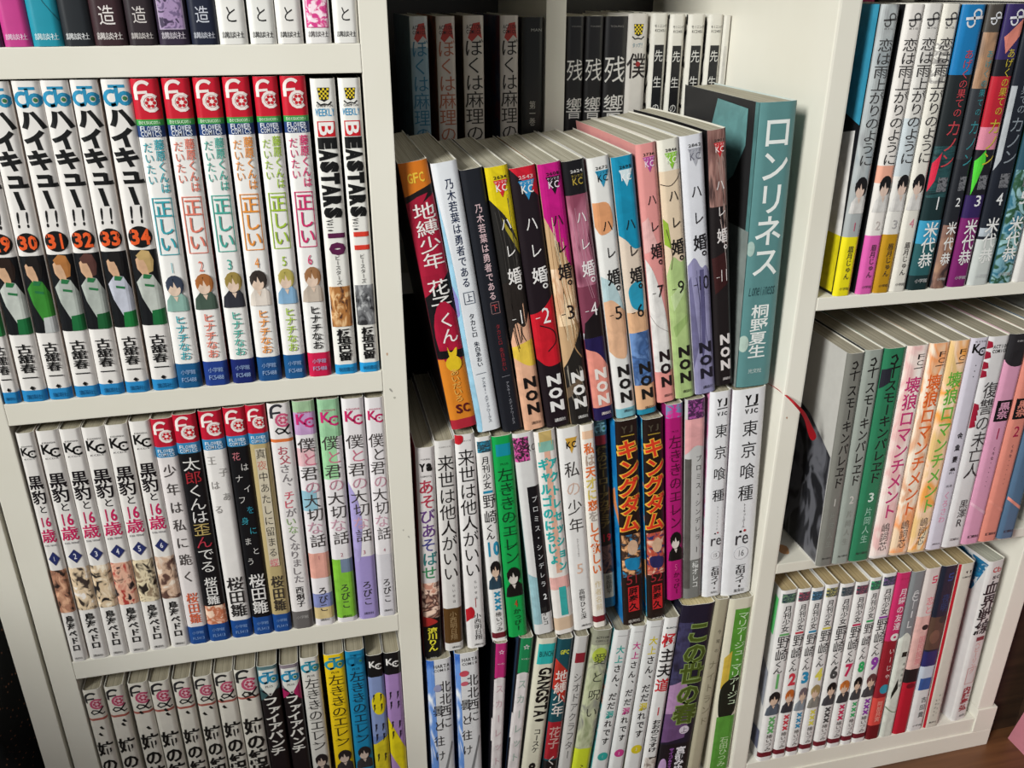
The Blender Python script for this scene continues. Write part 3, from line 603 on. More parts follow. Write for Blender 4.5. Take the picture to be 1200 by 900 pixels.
its += [fcf('e6dedc', '少年は私に跪く', '4a4442', '桜田雛', 'e06844', 'greyish white spine with red head and thin grey brushed characters', t1=.74),
 fcf('161518', '太郎くんは歪んでる', 'e4e0dc', '桜田雛', 'ece8e4', 'black spine with red head and white and gold slanted characters', {1: 'a82c34', 5: 'c0a868', 6: 'b83848'}, size=.78, t1=.70, a0=.72, a1=.84, extra=[('Q', -.48, .845, .48, .925, (('d8a088', 'b86c4c', 'e8c8b0'), 180, 1, 1, .3, 2))]),
 fcf('ebe6e2', '王子はある', 'a09c98', '桜田雛', '282626', 'white spine with red head and two columns of pale characters', t1=.46, size=.4, jig=.22, a0=.735, asize=.8),
 fcf('131316', '花はナイフを身にまとう', 'd0ccc8', '桜田雛', 'e8e4e0', 'black spine with red head and small scattered characters', {0: 'c87880', 6: '3a98a8', 7: '3a98a8', 5: '2c88a0'}, t1=.70, size=.38, jig=.16, a0=.735, asize=.8),
 fcf('bca878', '真夜中あたしに留まる蝶', '2c2826', '桜田雛', '3a3430', 'tan spine with red head and a paler strip behind its title', {1: 'c87868', 10: 'd8707c'}, t1=.72, size=.5, a0=.755, asize=.7, extra=[('Q', -.27, .19, .27, .71, 'd8ccb4')])]
its += [('eae4e2', [('FC', .055, '34343a', 'c85070', 'd05c80', True), ('B', .158, .172, 'e07840'), ('T', 'お父さん、チビがいなくなりました', .19, .80, .5, 0, '8a8486', .01, 1.1, {0: 'c05c68', 1: 'c05c68', 5: 'd86070', 6: 'd86070', 8: 'a0b888', 9: 'a0b888'}, .03), ('T', '西炯子', .815, .905, .4, 0, '2a2828', .01), ('B', .925, 1, '6a6664'), ('H', '小学館', .95, .6, .18, 0, 'b8b4b0')], 'pinkish white spine with dark curved letter emblem above an orange line', 'single spines on the third shelf')]
def bk(n, kcc, elems, label, side):
    return ('ebe5e6', elems+[('KC', .085, kcc, 'KODANSHA', None), ('T', '僕と君の大切な話', .165, .655, .82, 0, '46403f', .0, 1.1, {1: 'd0788c' if n != '4' else '46403f', 3: 'c890a0', 6: 'd0a0b0'}, .05), ('H', n, .70, .12, .2, 0, 'c07080'), ('T', 'ろびこ', .83, .94, .48, 0, '3a3638', .005), ('H', '講談社', .975, .5, .14, 0, '222222')],
            label, 'thin-lettered pastel volumes beside the divider', dict(side=side))
its += [bk('1', 'd02c74', [('B', .0, .12, 'b8a8c8'), ('A_', )] if False else [('Q', -.5, .0, .5, .05, 'a8c8a0'), ('Q', -.5, .05, .5, .15, 'c8a0cc'), ('Q', -.5, .21, .3, .29, 'ecc0c4'), ('Q', -.5, .40, .2, .49, '9cc8d8'), ('Q', -.5, .68, .5, .79, 'e8a898'), ('Q', -.5, .86, .5, .92, '8c94c8'), ('Q', -.5, .92, .5, .97, 'e0c890')], 'pastel spine, volume 1 of four, with pink, blue and salmon patches', '8a7c8c'),
 bk('2', 'd02c74', [('Q', -.5, .0, .5, .17, 'a0d0a4'), ('Q', -.5, .17, .2, .36, 'a8dca8'), ('Q', -.5, .72, .5, .98, '88c840'), ('Q', -.1, .72, .5, .78, '7888a0')], 'pastel spine, volume 2 of four, with green head and bright green foot', '5c6c50'),
 bk('3', 'c82c64', [('B', .72, 1, 'a494cc'), ('P', [(-.5, .38), (-.1, .46), (.05, .56), (-.1, .66), (-.2, .74), (-.5, .74)], 'b0a4d8')], 'pastel spine, volume 3 of four, with lilac foot and curve', '3c2c5c'),
 bk('4', 'c82c64', [('B', .72, 1, 'd8d4d8')], 'whitish spine, volume 4 of four, touching the divider', '8c8084')]
row('L3', 0, 112, .88, its, pages=AG)

# left bay, fourth shelf (tops in view)
specks = [[(.1, .21), (-.05, .245)], [(.2, .19), (.1, .21)], [(-.1, .16), (.1, .25)], [(.1, .16), (.15, .185)], [(.05, .19)], [(.2, .18), (-.2, .21)], [(-.3, .15), (-.2, .19)], [(.1, .14), (.0, .17)]]
sayl = ['cream spine with curled emblem, against the left post on the bottom shelf', 'second cream spine with curled emblem from the left post on the bottom shelf', 'third cream spine with curled emblem from the left post on the bottom shelf', 'fourth cream spine with curled emblem from the left post, bottom shelf', 'fourth from the right of eight cream spines with curled emblems, bottom shelf', 'third from the right of eight cream spines with curled emblems, bottom shelf', 'second from the right of eight cream spines with curled emblems, bottom shelf', 'cream spine with curled emblem, directly left of the first dark emblem-shield spine']
its = [('e6e0d4', [('FC', .062, '2a2a2c', 'b8405c', 'c85878', True, 1.3), ('B', .158, .17, 'b06054')]+[('P', [(u-.12, v), (u, v-.008), (u+.14, v+.012), (u, v+.012)], '242220') for u, v in specks[i]]+
        [('T', '姉の結婚', .285, .64, .92, .02, '1c1b1a', .03), ('T', '西炯子', .8, .92, .5, 0, '2a2828')], sayl[i], 'cream volumes with curled emblems on the bottom shelf') for i in range(8)]
def fp(c2, lb): return ('1e181a', [('B', 0, .14, '5c7c80' if c2 == 't' else '8c8088'), ('P', [(-.44, .02), (.44, .02), (.44, .12), (.1, .165), (-.1, .165), (-.44, .12)], 'e4e4dc', 'emblem'), ('JC', .07), ('H', 'PLUS', .118, .4, .12, 0, '2a2a2a')]+
   ([('P', [(.05, .165), (.5, .1), (.5, .22)], 'b02860'), ('P', [(-.5, .14), (-.1, .165), (-.5, .2)], 'b02860')] if c2 == 'm' else [('P', [(-.5, .14), (-.1, .165), (-.5, .2)], '3c5c60')])+
   [('E', 0, .163, .11, .11, 'd8d4cc', 'emblem'), ('E', 0, .163, .06, .06, '3a3032', 'emblem'), ('T', 'ファイアパンチ', .18, .52, .8, 0, 'ece8e0', .03, 1.25, None, .03), ('T', '藤本タツキ', .7, .9, .5, 0, 'e0dcd4')], lb, 'dark volumes with white shields on the bottom shelf')
its += [fp('t', 'black spine with teal head and white shield, jagged white characters'), fp('m', 'black spine with magenta around its white shield, jagged white characters')]
def er(base, ink, lb, port='2a2426', k='2a8fa8', grp='thin-lettered volumes on the bottom shelf', foot=None, head=None):
    return (base, ([('B', 0, .09, head)] if head else [])+[('JC', .055, k), ('H', 'PLUS', .105, .4, .12, 0, ink), ('T', '左ききのエレン', .12, .54, .8, 0, ink, .0, 1.4)]+[('S', 0, .15+.07*i, [(-.36, 0), (.34, -.02)], 1, .03, ink, 'artwork') for i in range(1, 6)]+[('HEAD', .555, .68, None, port, 'e0c8b8', '3a3638', 2), ('T', 'かっぴー', .75, .92, .5, 0, ink)], lb, grp)
its += [er('dedad2', '3a3836', 'pale grey spine with thin lettering left of the yellow one, bottom shelf'), er('f0cc1c', '3c3414', 'bright yellow spine on the bottom shelf'), er('1b87b4', '183040', 'blue spine with blue head on the bottom shelf', k='146c94')]
bolts = [('P', [(u, v), (u+.14, v), (u+.06, v+.02), (u+.12, v+.02), (u-.04, v+.055), (u+.02, v+.028)], '1c1a24') for v in (.24, .30, .42, .48, .6) for u in (-.3, .15)]
its += [('8494c0', [('B', 0, .135, '141416'), ('KC', .06, 'ece8e4', None, None, .9), ('E', .05, .30, .46, .95, 'e8d41c'), ('B', .50, 1, '6c80b4'), ('P', [(-.5, .55), (.5, .5), (.5, .9), (-.5, .8)], 'e0cc28')]+bolts, 'blue-grey spine with black head, yellow disc and black bolts, bottom shelf', 'black-headed bolt-patterned volumes on the bottom shelf'),
        ('a884bc', [('B', 0, .135, '141416'), ('KC', .06, 'ece8e4', None, None, .9), ('P', [(-.5, .40), (.5, .60), (.5, .78), (-.5, .62)], 'e8d41c'), ('B', .78, 1, '9c7cb4')]+bolts[:8], 'purple spine with black head touching the divider, bottom shelf', 'black-headed bolt-patterned volumes on the bottom shelf')]
row('L4', 0, 112, .877, its, pages=AG)
# middle bay, back row
def bm_(c, left, lb): return (c, [('P', [(-.3, .085), (-.05, .03), (.3, .025), (.42, .09), (.2, .075), (-.1, .1)], 'a83830', 'emblem'), ('H', 'ACTION', .043, .74, .18, 0, '1c1614', .02), ('H', 'COMICS', .062, .74, .16, 0, '1c1614', .02)], lb)
its = []
for i, (ink, sidec, base, lb) in enumerate([('2a6480', (('22323c', '34505c', '1a2830'), 60, 1, 1, .6, 1), 'b4b8b8', 'grey-white spine with blue brushed characters in the dark back row'),
     ('a05c44', (('8a4a28', 'a8603c', '5a3828'), 60, 1, 1, .6, 2), 'bcb4ac', 'white spine with rust brown characters in the dark back row'),
     ('1c1816', (('2a302c', '5a584c', '1c201e'), 60, 1, 1, .6, 3), 'c0b8ae', 'white spine with black brushed characters, third in the dark back row'),
     ('1a1614', (('6a3840', '30405a', '746870'), 60, 1, 1, .6, 4), 'c2bab2', 'white spine with black brushed characters, beside the black glossy spine at the back')]):
    b, e, _ = bm_(base, None, '')
    if i == 0: e = [('B', .12, 1, '7c94a0')]+e
    e += [('T', 'ぼくは麻理のなか', .09, .615, .95, 0, ink, .0, 1.05)]
    its.append((b, e, lb, 'brush-lettered volumes in the back row', dict(side=sidec, d=108)))
its.append(('1a1a18', [('H', 'MAN', .05, .5, .1, .15, 'a8a8a0'), ('T', '第一巻', .33, .43, .3, 0, 'b8b4a8')], 'glossy black spine beside the partition in the back row', 'black volumes in the back row', dict(side='2e2c22')))
for i in range(3):
    its.append(('1e1c1e', [('H', 'YOUNG', .04, .6, .07, 0, '807c78'), ('T', '残', .16, .27, .98, 0, 'dcd8d2', .0), ('T', '響', .315, .42, .98, 0, 'dcd8d2', .0)],
      ['black spine with two white characters, right against the partition', 'middle one of three matching black back-row spines', 'black spine with two white characters, beside the white chequered one'][i], 'matching black volumes in the back row', dict(side='241c1c')))
its.append(('d4cec6', [('CHK', .06), ('H', 'タップ!', .125, .55, .2, 0, '3a7c94'), ('T', '僕', .155, .262, .98, 0, '241c1c', .005), ('T', 'は', .38, .48, .9, 0, '1c1818', .005), ('E', .05, .2, .12, .12, '9c3030')], 'white spine with chequered shield in the back row', 'white volumes in the back row'))
for i in range(5):
    e = [('H', 'モーニング', .05, .8, .16, .05, '2a2826', .01), ('H', 'KC2451', .068, .7, .13, .05, '2a2826'), ('Q', -.28, .125, .32, .62, '1c1c1e'), ('T', '先', .135, .205, .56, .02, 'd8d6d0'), ('T', '生', .24, .31, .56, .02, 'd8d6d0'), ('T', 'の', .345, .415, .5, .02, 'd8d6d0')]
    its.append(('d8d4ca', e if i < 4 else [('Q', -.3, .125, .1, .6, 'c8c4bc')], ['white spine with black title strip, beside the chequered shield spine', 'second white spine with black title strip in the back row', 'third white spine with black title strip, green dot on its cover', 'fourth white spine with black title strip in the back row', 'narrow white sliver of a spine against the divider in the back row'][i], 'white volumes with black title strips in the back row', dict(side=(('d8d4ca', '2a2a2a', 'd8d4ca', 'd8d4ca'), 45, 1, 1, .1, i))))
row('MB', 139, 108, .93, its, pages=AW)

# middle bay, front upper layer
its = [('a81c38', [('B', 0, .125, 'd87820'), ('P', [(-.5, .125), (.5, .09), (.5, .125), (-.1, .165), (-.5, .2)], '1e1818'), ('P', [(-.5, .15), (-.1, .13), (.3, .12), (-.5, .24)], 'a81c38'), ('H', 'GFC', .06, .6, .3, 0, 'ecc040', .02),
    ('T', '地縛少年', .155, .40, .8, .06, 'f0e8e4', .005), ('Q', -.5, .42, .5, .72, '171417'), ('P', [(-.5, .42), (.5, .42), (.2, .45), (-.5, .50)], 'a81c38'), ('T', '花子', .44, .56, .8, .04, 'f0ece8', .005), ('E', .08, .65, .5, 1.35, 'b41c3c'), ('T', 'くん', .565, .68, .66, .1, 'f0ece8', .005),
    ('P', [(-.5, .70), (.5, .71), (.5, .74), (-.5, .73)], '171417'), ('B', .735, .965, 'dc8428'), ('E', .05, .755, .3, .32, 'e8c428'), ('P', [(-.1, .68), (.0, .72), (.3, .69), (.2, .735), (-.05, .75)], 'e8c428'), ('T', 'あいだいろ', .775, .90, .34, 0, 'ecb458', .01), ('H', 'SC', .925, .55, .34, .05, '5c1820', .03), ('B', .965, 1, 'b02838')],
    'red and orange spine with black middle, leaning at the left end of the stack', 'leaning books on the upper layer of the middle bay', dict(side=(('1c1418', '3a1820', '14161a', '1a1416'), 40, 1, 1, .4, 2), dy=0)),
 ('e4e6ea', [('P', [(-.5, .1), (-.3, .4), (-.34, .7), (-.25, 1), (-.5, 1)], '9ccce4'), ('P', [(-.5, .45), (-.36, .5), (-.4, .56), (-.5, .57)], '8c88c8'), ('T', '乃木若葉は勇者である', .06, .465, .34, .06, '24304c', .01), ('O', -.14, .48, .3, .525, '5a6474', .03), ('T', '上', .485, .52, .3, .08, '24304c'), ('T', 'タカヒロ', .56, .65, .24, .05, '2c3442', .005), ('T', '朱白あおい', .665, .76, .24, .06, '2c3442', .005), ('S', .05, .785, [(-.25, 0), (.2, -.02)], 1, .02, '5a6474'), ('T', 'アスキー・メディアワークス', .80, .97, .17, .08, '4a5464')],
    'white novel with navy characters and pale blue left edge', 'leaning books on the upper layer of the middle bay'),
 ('1d1f26', [('T', '乃木若葉は勇者である', .13, .50, .34, .04, 'd8b8bc', .01), ('O', -.14, .505, .28, .55, '8c6c6c', .03), ('T', '下', .51, .545, .3, .06, 'c85050'), ('T', 'タカヒロ', .59, .67, .22, .05, '8c2c34', .005), ('T', '朱白あおい', .68, .77, .22, .06, '8c2c34', .005), ('S', .05, .79, [(-.2, 0), (.2, -.02)], 1, .02, '8a8a90'), ('T', 'アスキー・メディアワークス', .81, .975, .17, .08, '9c9ca4')],
    'black novel with pale pink characters beside the white novel', 'leaning books on the upper layer of the middle bay')]
GH = 'leaning numbered volumes in the middle bay'
def hr(n, base, els, ink, tri, kc, num, lb, numc='1c1c1c', non=None, nc=None, side=None, sh=0.0, bend=0, **kw):
    e = els+[('TRI', .055, num, tri, kc, numc), ('T', 'ハ', .185+sh, .25+sh, .5, .05, ink, .0), ('T', 'レ', .29+sh, .35+sh, .5, .08, ink, .0), ('T', '婚。', .385+sh, .505+sh, .66, .1, ink, .015),
             ('S', -.22, .575+sh*.6, [(-.1, 0), (.08, -.01)], 1, .03, nc or ink, 'lettering'), ('H', n, .57+sh*.6, .36 if len(n) == 1 else .56, .58, .12, nc or ink, .0),
             ('T', 'NON', .795, .945, 1.0, .06, non or ink, .05, .8), ('H', '講談社', .975, .5, .15, .1, non or ink)]
    return (base, e, lb, GH, dict(side=side or base, bend=bend, **kw))
its += [
 hr('1', '23211f', [('STR', .1, .6, '4c4844', 7, 4), ('P', [(-.5, .0), (.5, .0), (.5, .30), (.2, .2), (-.5, .12)], 'e4cc18'), ('P', [(-.1, .19), (.5, .30), (.5, .34), (.0, .24)], 'a89830'), ('P', [(-.5, .6), (.1, .54), (.5, .50), (.5, 1), (-.5, 1)], 'eab494'), ('P', [(-.5, .44), (.5, .40), (.5, .56), (.2, .62), (-.1, .585), (-.3, .60), (-.5, .66)], '2a2421'), ('S', .0, .62, [(.2, -.6), (.05, .1), (.2, .6)], 1, .04, '2a2421', 'artwork'), ('P', [(-.5, .68), (.5, .66), (.5, .76), (.1, .76), (-.5, .72)], 'ecc84c'), ('STR', .45, .72, '2a2421', 5, 9, .04, .1), ('B', .8, 1, 'efb898')], 'ece8e4', 'd42c34', 'f4ece8', '2634', 'volume 1 with yellow head, dark middle and peach foot', non='181414'),
 hr('2', '1f161c', [('P', [(-.5, .0), (.5, .0), (.5, .12), (.0, .06)], 'cc1c30'), ('P', [(-.5, .56), (.0, .55), (.5, .5), (.5, .76), (-.1, .77), (-.5, .73)], 'cc1c2c'), ('S', .1, .64, [(-.3, -.4), (.2, -.1), (.3, .4), (-.1, .8)], 1, .05, '24161a', 'artwork')], 'ece8e6', '2c88bc', 'ece8e4', '2543', 'volume 2, nearly black with red head corner and red band', numc='e8c0c0'),
 hr('3', 'c8a47c', [('P', [(-.5, .0), (.5, .0), (.5, .42), (.2, .36), (-.5, .2)], 'c41880'), ('Q', -.5, .40, .5, .62, (('e0c4a0', 'c89c78', 'e8d0b4'), 120, 1, .3, .4, 2)), ('STR', .2, .76, 'f0dcb8', 5, 3), ('STR', .2, .76, 'a07850', 5, 5), ('P', [(-.5, .78), (.0, .72), (.5, .64), (.5, 1), (-.5, 1)], '24211f'), ('STR', .76, .97, '8c8478', 6, 8, .03, .5), ('S', .1, .66, [(.1, -.8), (.3, -.2), (.0, .5), (.3, 1.2)], 1, .05, 'a8845c', 'artwork'), ('P', [(-.5, .86), (.5, .8), (.5, .83), (-.5, .9)], '6c5a48')], '1e1618', '1c1418', 'e8d8e4', '2608', 'volume 3 with magenta head and blond tresses above a black foot', non='ece8e4'),
 hr('4', '7c3c50', [('B', 0, .13, '17161a'), ('Q', -.5, .13, .5, .48, (('7c3c50', 'a8687c', '60283c'), 90, 1, .3, .4, 5)), ('STR', .13, .55, 'c08c9c', 6, 6, .025, .45), ('P', [(-.4, .62), (.5, .56), (.5, .68), (-.5, .68)], '1b1518'), ('B', .66, .685, 'c8c4cc'), ('P', [(-.5, .68), (.5, .68), (.5, .80), (.1, .74), (-.5, .72)], '241c4c'), ('P', [(-.5, .72), (.1, .74), (.5, .8), (.5, .95), (-.5, .95)], 'ea9484'), ('B', .94, 1, '241c4c')], 'ece4e4', '1c1a18', 'b49c40', '2624', 'volume 4, plum-coloured with black head and salmon foot', numc='e0dcd8', non='f0e4dc'),
 hr('5', 'e4e2de', [('P', [(-.5, .17), (.3, .17), (.4, .28), (-.3, .3), (-.5, .26)], 'e4a070'), ('P', [(-.5, .45), (.1, .48), (.5, .6), (.5, .64), (-.5, .6)], 'b8d0d4'), ('P', [(-.5, .55), (-.1, .54), (.5, .6), (.4, .78), (-.2, .77), (-.5, .74)], 'e4b490'), ('B', .965, 1, '7cb8c4')], '1e1c1c', '2e90b4', '141414', '2672', 'volume 5, white with peach patches and pale blue foot', bend=-1, sh=.045),
 hr('6', 'dccab8', [('P', [(-.5, .0), (.5, .0), (.5, .36), (.1, .36), (-.2, .32), (-.5, .3)], '178cb0'), ('P', [(-.4, .5), (.4, .47), (.3, .62), (.1, .6), (-.3, .58)], '2c98b8'), ('Q', -.5, .6, .5, .68, 'e0b088'), ('Q', -.5, .68, .5, .885, (('4a6ca0', '35507c', '6484b4'), 100, 1, 1, .4, 1)), ('B', .885, .98, 'e0b088'), ('B', .98, 1, '2888a4')], '1e1c1c', 'd4e4e8', 'f4f4f4', '2695', 'volume 6 with turquoise head and blue denim patch', bend=-2, sh=.045, side='1888ac'),
 hr('7', 'e09490', [('P', [(-.5, .3), (-.2, .28), (.2, .4), (-.5, .42)], 'e8b4b0'), ('P', [(-.5, .44), (-.1, .5), (.3, .64), (.5, .8), (.5, .88), (-.5, .88)], 'e8e4e0'), ('S', .0, .7, [(-.5, -.6), (-.2, .0), (.4, .5)], 1, .02, '6c5a58', 'artwork'), ('B', .89, 1, 'e89890')], '241a1c', 'b44c98', 'f4dce8', '2736', 'volume 7, salmon pink with a white diagonal', bend=-3),
 hr('9', 'e2ccb0', [('B', 0, .12, 'e6e2d4'), ('S', 0, .16, [(-.5, .1), (.0, .2), (.5, -.3)], 1, .04, '4a3c34', 'artwork'), ('P', [(-.5, .30), (-.3, .32), (-.2, .42), (-.5, .4)], '94b43c'), ('P', [(-.5, .52), (-.2, .44), (.2, .48), (.5, .46), (.5, 1), (-.5, 1)], 'b0c884'), ('P', [(-.4, .6), (.4, .54), (.5, .57), (-.3, .66)], 'c4d8a0'), ('P', [(-.4, .72), (.4, .68), (.5, .70), (-.3, .76)], '9cb870'), ('S', -.2, .42, [(-.2, -1), (.0, .2), (-.1, 1)], 1, .03, '5a4838', 'artwork')], '1e1c1a', '8cc43c', 'f0f4e0', '2846', 'volume 9, cream above and light green below', bend=-4, side='e8e4d8'),
 hr('10', 'dcdce2', [('P', [(-.5, .50), (-.2, .46), (.1, .52), (.3, .5), (.5, .54), (.5, 1), (-.5, 1)], '9490b4'), ('P', [(.0, .52), (.2, .52), (.1, .8), (-.1, .9)], '5c5880'), ('P', [(-.5, .56), (-.4, .54), (-.2, .8), (-.5, .9)], '6c688c'), ('STR', .5, .9, '4c4870', 3, 3, .02, .3)], '1e1c20', 'acacb4', '6c6c78', '2862', 'volume 10, silver white above and lavender below', bend=-5, non='22202c'),
 hr('11', '1f1a1b', [('Q', -.5, 0, .5, .30, (('5c3c38', '8c6860', '3a2624'), 120, 1.5, .25, .4, 2)), ('STR', .03, .5, 'a88c84', 7, 2, .03, .4), ('S', 0, .45, [(.0, -1.4), (.2, 0), (.3, 1.4)], 1, .03, 'b8a8a4', 'artwork'), ('P', [(-.5, .5), (.2, .48), (.4, .6), (-.4, .64)], '3a1c1c')], 'e4dcda', 'c42c30', 'f0dcd8', '2901', 'volume 11, dark brown with red corner emblem', bend=-5.8, side='151213'),
]
its.append(('5c8a8a', [('T', 'ロンリネス', .045, .615, .8, .02, 'eef0ec', .012, 1.15), ('H', 'Loneliness', .662, .74, .2, 0, '2c4c50', .0, 'lettering', .3), ('T', '桐野夏生', .71, .90, .52, 0, 'eef0ec', .012), ('H', '光文社', .945, .4, .12, 0, 'd8e0dc'),
    ('F', [(0, 0), (0, 1), (.04, 1), (.04, 0)], '5c8a8a'), ('F', [(.12, .03), (.5, .02), (.56, .12), (.5, .28), (.36, .33), (.24, .28), (.12, .16)], '6c9c9c'), ('E', -.42, .51, .1, .2, 'a8c0b8'), ('E', -.40, .845, .14, .24, 'b4c8bc'),
    ('FQ', 0, .45, .28, 1, '8c9490')],
    'tall teal hardcover with large white characters and a red ribbon marker', None, dict(side='2b2a2b', side_r='5c8a8a', name='hardcover_novel', d=119, rim='ccd8d4')))
row('M2', 7.5, 119, .885, its, pages=AW)

# middle bay, middle layer
its = [('e4dedc', [('H', 'YOUNG', .055, .5, .08, 0, '222222'), ('H', 'Ya', .093, .72, .42, 0, '151515', .07), ('H', 'COMICS', .135, .6, .09, 0, '151515'), ('T', 'あそびあそばせ', .15, .62, .84, 0, 'b83c50', .012, 1.3, {2: '6a4484', 3: '6a4484', 4: '48488c', 5: '2c7c7c', 6: '3a8c5c'}, .03), ('Q', -.5, .635, .5, .80, (('d8a890', '5a3a34', 'e8c8b4', 'c08874'), 110, 1, 1, .3, 1)), ('B', .80, 1, '151316'), ('P', [(-.5, .79), (.0, .80), (.4, .82), (.1, .83), (-.5, .84)], 'b4302c'), ('T', '涼川りん', .845, .955, .56, 0, 'e8dc40', .035), ('H', '白泉社', .985, .4, .12, 0, 'd0ccc4')],
   'white spine with multicoloured handwriting and yellow characters on black foot', 'single volumes in the middle layer', dict(side='c84450'))]
def rs(lb, foot, n, **kw):
    e = [('H', 'COMICS', .03, .6, .06, 0, '5a5652'), ('T', '来世は他人がいい', .07, .67, .86, 0, '1c1a1a', .0, 1.3), ('T', 'らいせは', .68, .78, .16, .1, '3a3634')]
    if foot: e += [('B', .80, .965, '583c1c'), ('T', '小西明日翔', .815, .95, .4, 0, 'a88c64')]
    else: e += [('H', '1', .79, .22, .55, .05, 'b02c2c'), ('P', [(-.5, .82), (-.2, .80), (.0, .83), (-.1, .86), (-.3, .86), (-.5, .88)], 'c4202c'), ('T', '小西明日翔', .84, .965, .4, .1, '1c1a1a')]
    return ('dcd8d4' if foot else 'e8e4e2', e+[('H', '講談社', .985, .5, .12, .1, '222222')], lb, 'brush-lettered pair in the middle layer', kw)
its += [rs('greyish spine with brushed black characters and brown foot', True, '2'), rs('white spine with brushed black characters and a red spot by its foot', False, '1')]
its[-1][1].append(('P', [(-.5, .0), (-.1, .0), (-.1, .03), (-.3, .045), (-.5, .04)], 'c4202c'))
def nz(n, c, head, hair, cloth, lb, grp, dark='1e1c1e', foot='6c1c28', side='e4e2e0', **kw):
    return ('e8e5e2', [('Q', -.42, .02, .42, .075, (head, '2c4c58'[0:6]) and ((head, '2a3c44', head), 260, 1, 1.4, .3, 1), 'emblem'), ('T', '月刊少女', .10, .285, .5, .0, dark, .012, 1.15), ('H', '～', .30, .5, .1, 0, c), ('T', '野崎', .31, .48, .86, .04, dark, .014, 1.25), ('T', 'くん', .475, .54, .5, -.1, dark, .014), ('Q', -.3, .3, .3, .312, c),
      ('H', n, .60, .52 if len(n) == 1 else .8, .74, 0, c, .03), ('HEAD', .655, .80, None, hair, 'e4c4ac', cloth, int(n)), 
      ]+[('T', '✕', .81+.035*i, .845+.035*i, .52, .0, c, .02) for i in range(3)]+[('T', '椿いづみ', .83+.085*0+.0, .0, .4) for _ in ()]+[('T', '椿いづみ', .872+.045, .955, .4, 0, '4a4848', .0, 1.0)] if False else
      [('Q', -.42, .02, .42, .075, ((head, '2a3c44', head), 260, 1, 1.4, .3, 1), 'emblem'), ('T', '月刊少女', .095, .255, .5, 0, dark, .012, 1.15), ('Q', -.3, .262, .3, .274, c), ('T', '野崎', .275, .43, .86, .04, dark, .0, 1.25), ('T', 'くん', .425, .50, .6, -.08, dark, .008),
       ('H', n, .545, .62 if len(n) == 1 else .95, .98, 0, c, .05), ('HEAD', .60, .74, None, hair, 'e4c4ac', cloth, int(n))]+[('H', '×', .765+.032*i, .5, .4, .02, c, .03) for i in range(3)]+[('T', '椿いづみ', .85, .945, .42, 0, '5a5654', .0), ('B', .952, .978, foot)],
      lb, grp, dict(side=side, **kw))
its += [nz('10', '2490b4', '2c8cac', '1c1a1c', '2c4454', 'white volume 10 with blue number beside the green spine', 'single volumes in the middle layer')]
def er2(base, ink, lb, n, head, nc, side): return (base, [('Q', -.36, .04, .36, .10, head, 'emblem'), ('H', 'PLUS', .14, .4, .1, 0, ink), ('T', '左ききのエレン', .16, .64, .8, 0, ink, .0, 1.5)]+[('S', 0, .2+.07*i, [(-.36, 0), (.34, -.02)], 1, .025, ink, 'artwork') for i in range(1, 6)]+[('HEAD', .65, .80, None, '161414', 'e0d4cc', '161414', 1), ('H', n, .835, .18, .4, 0, nc), ('T', 'かっぴー', .86, .97, .4, 0, ink)], lb, 'single volumes in the middle layer', dict(side=side))
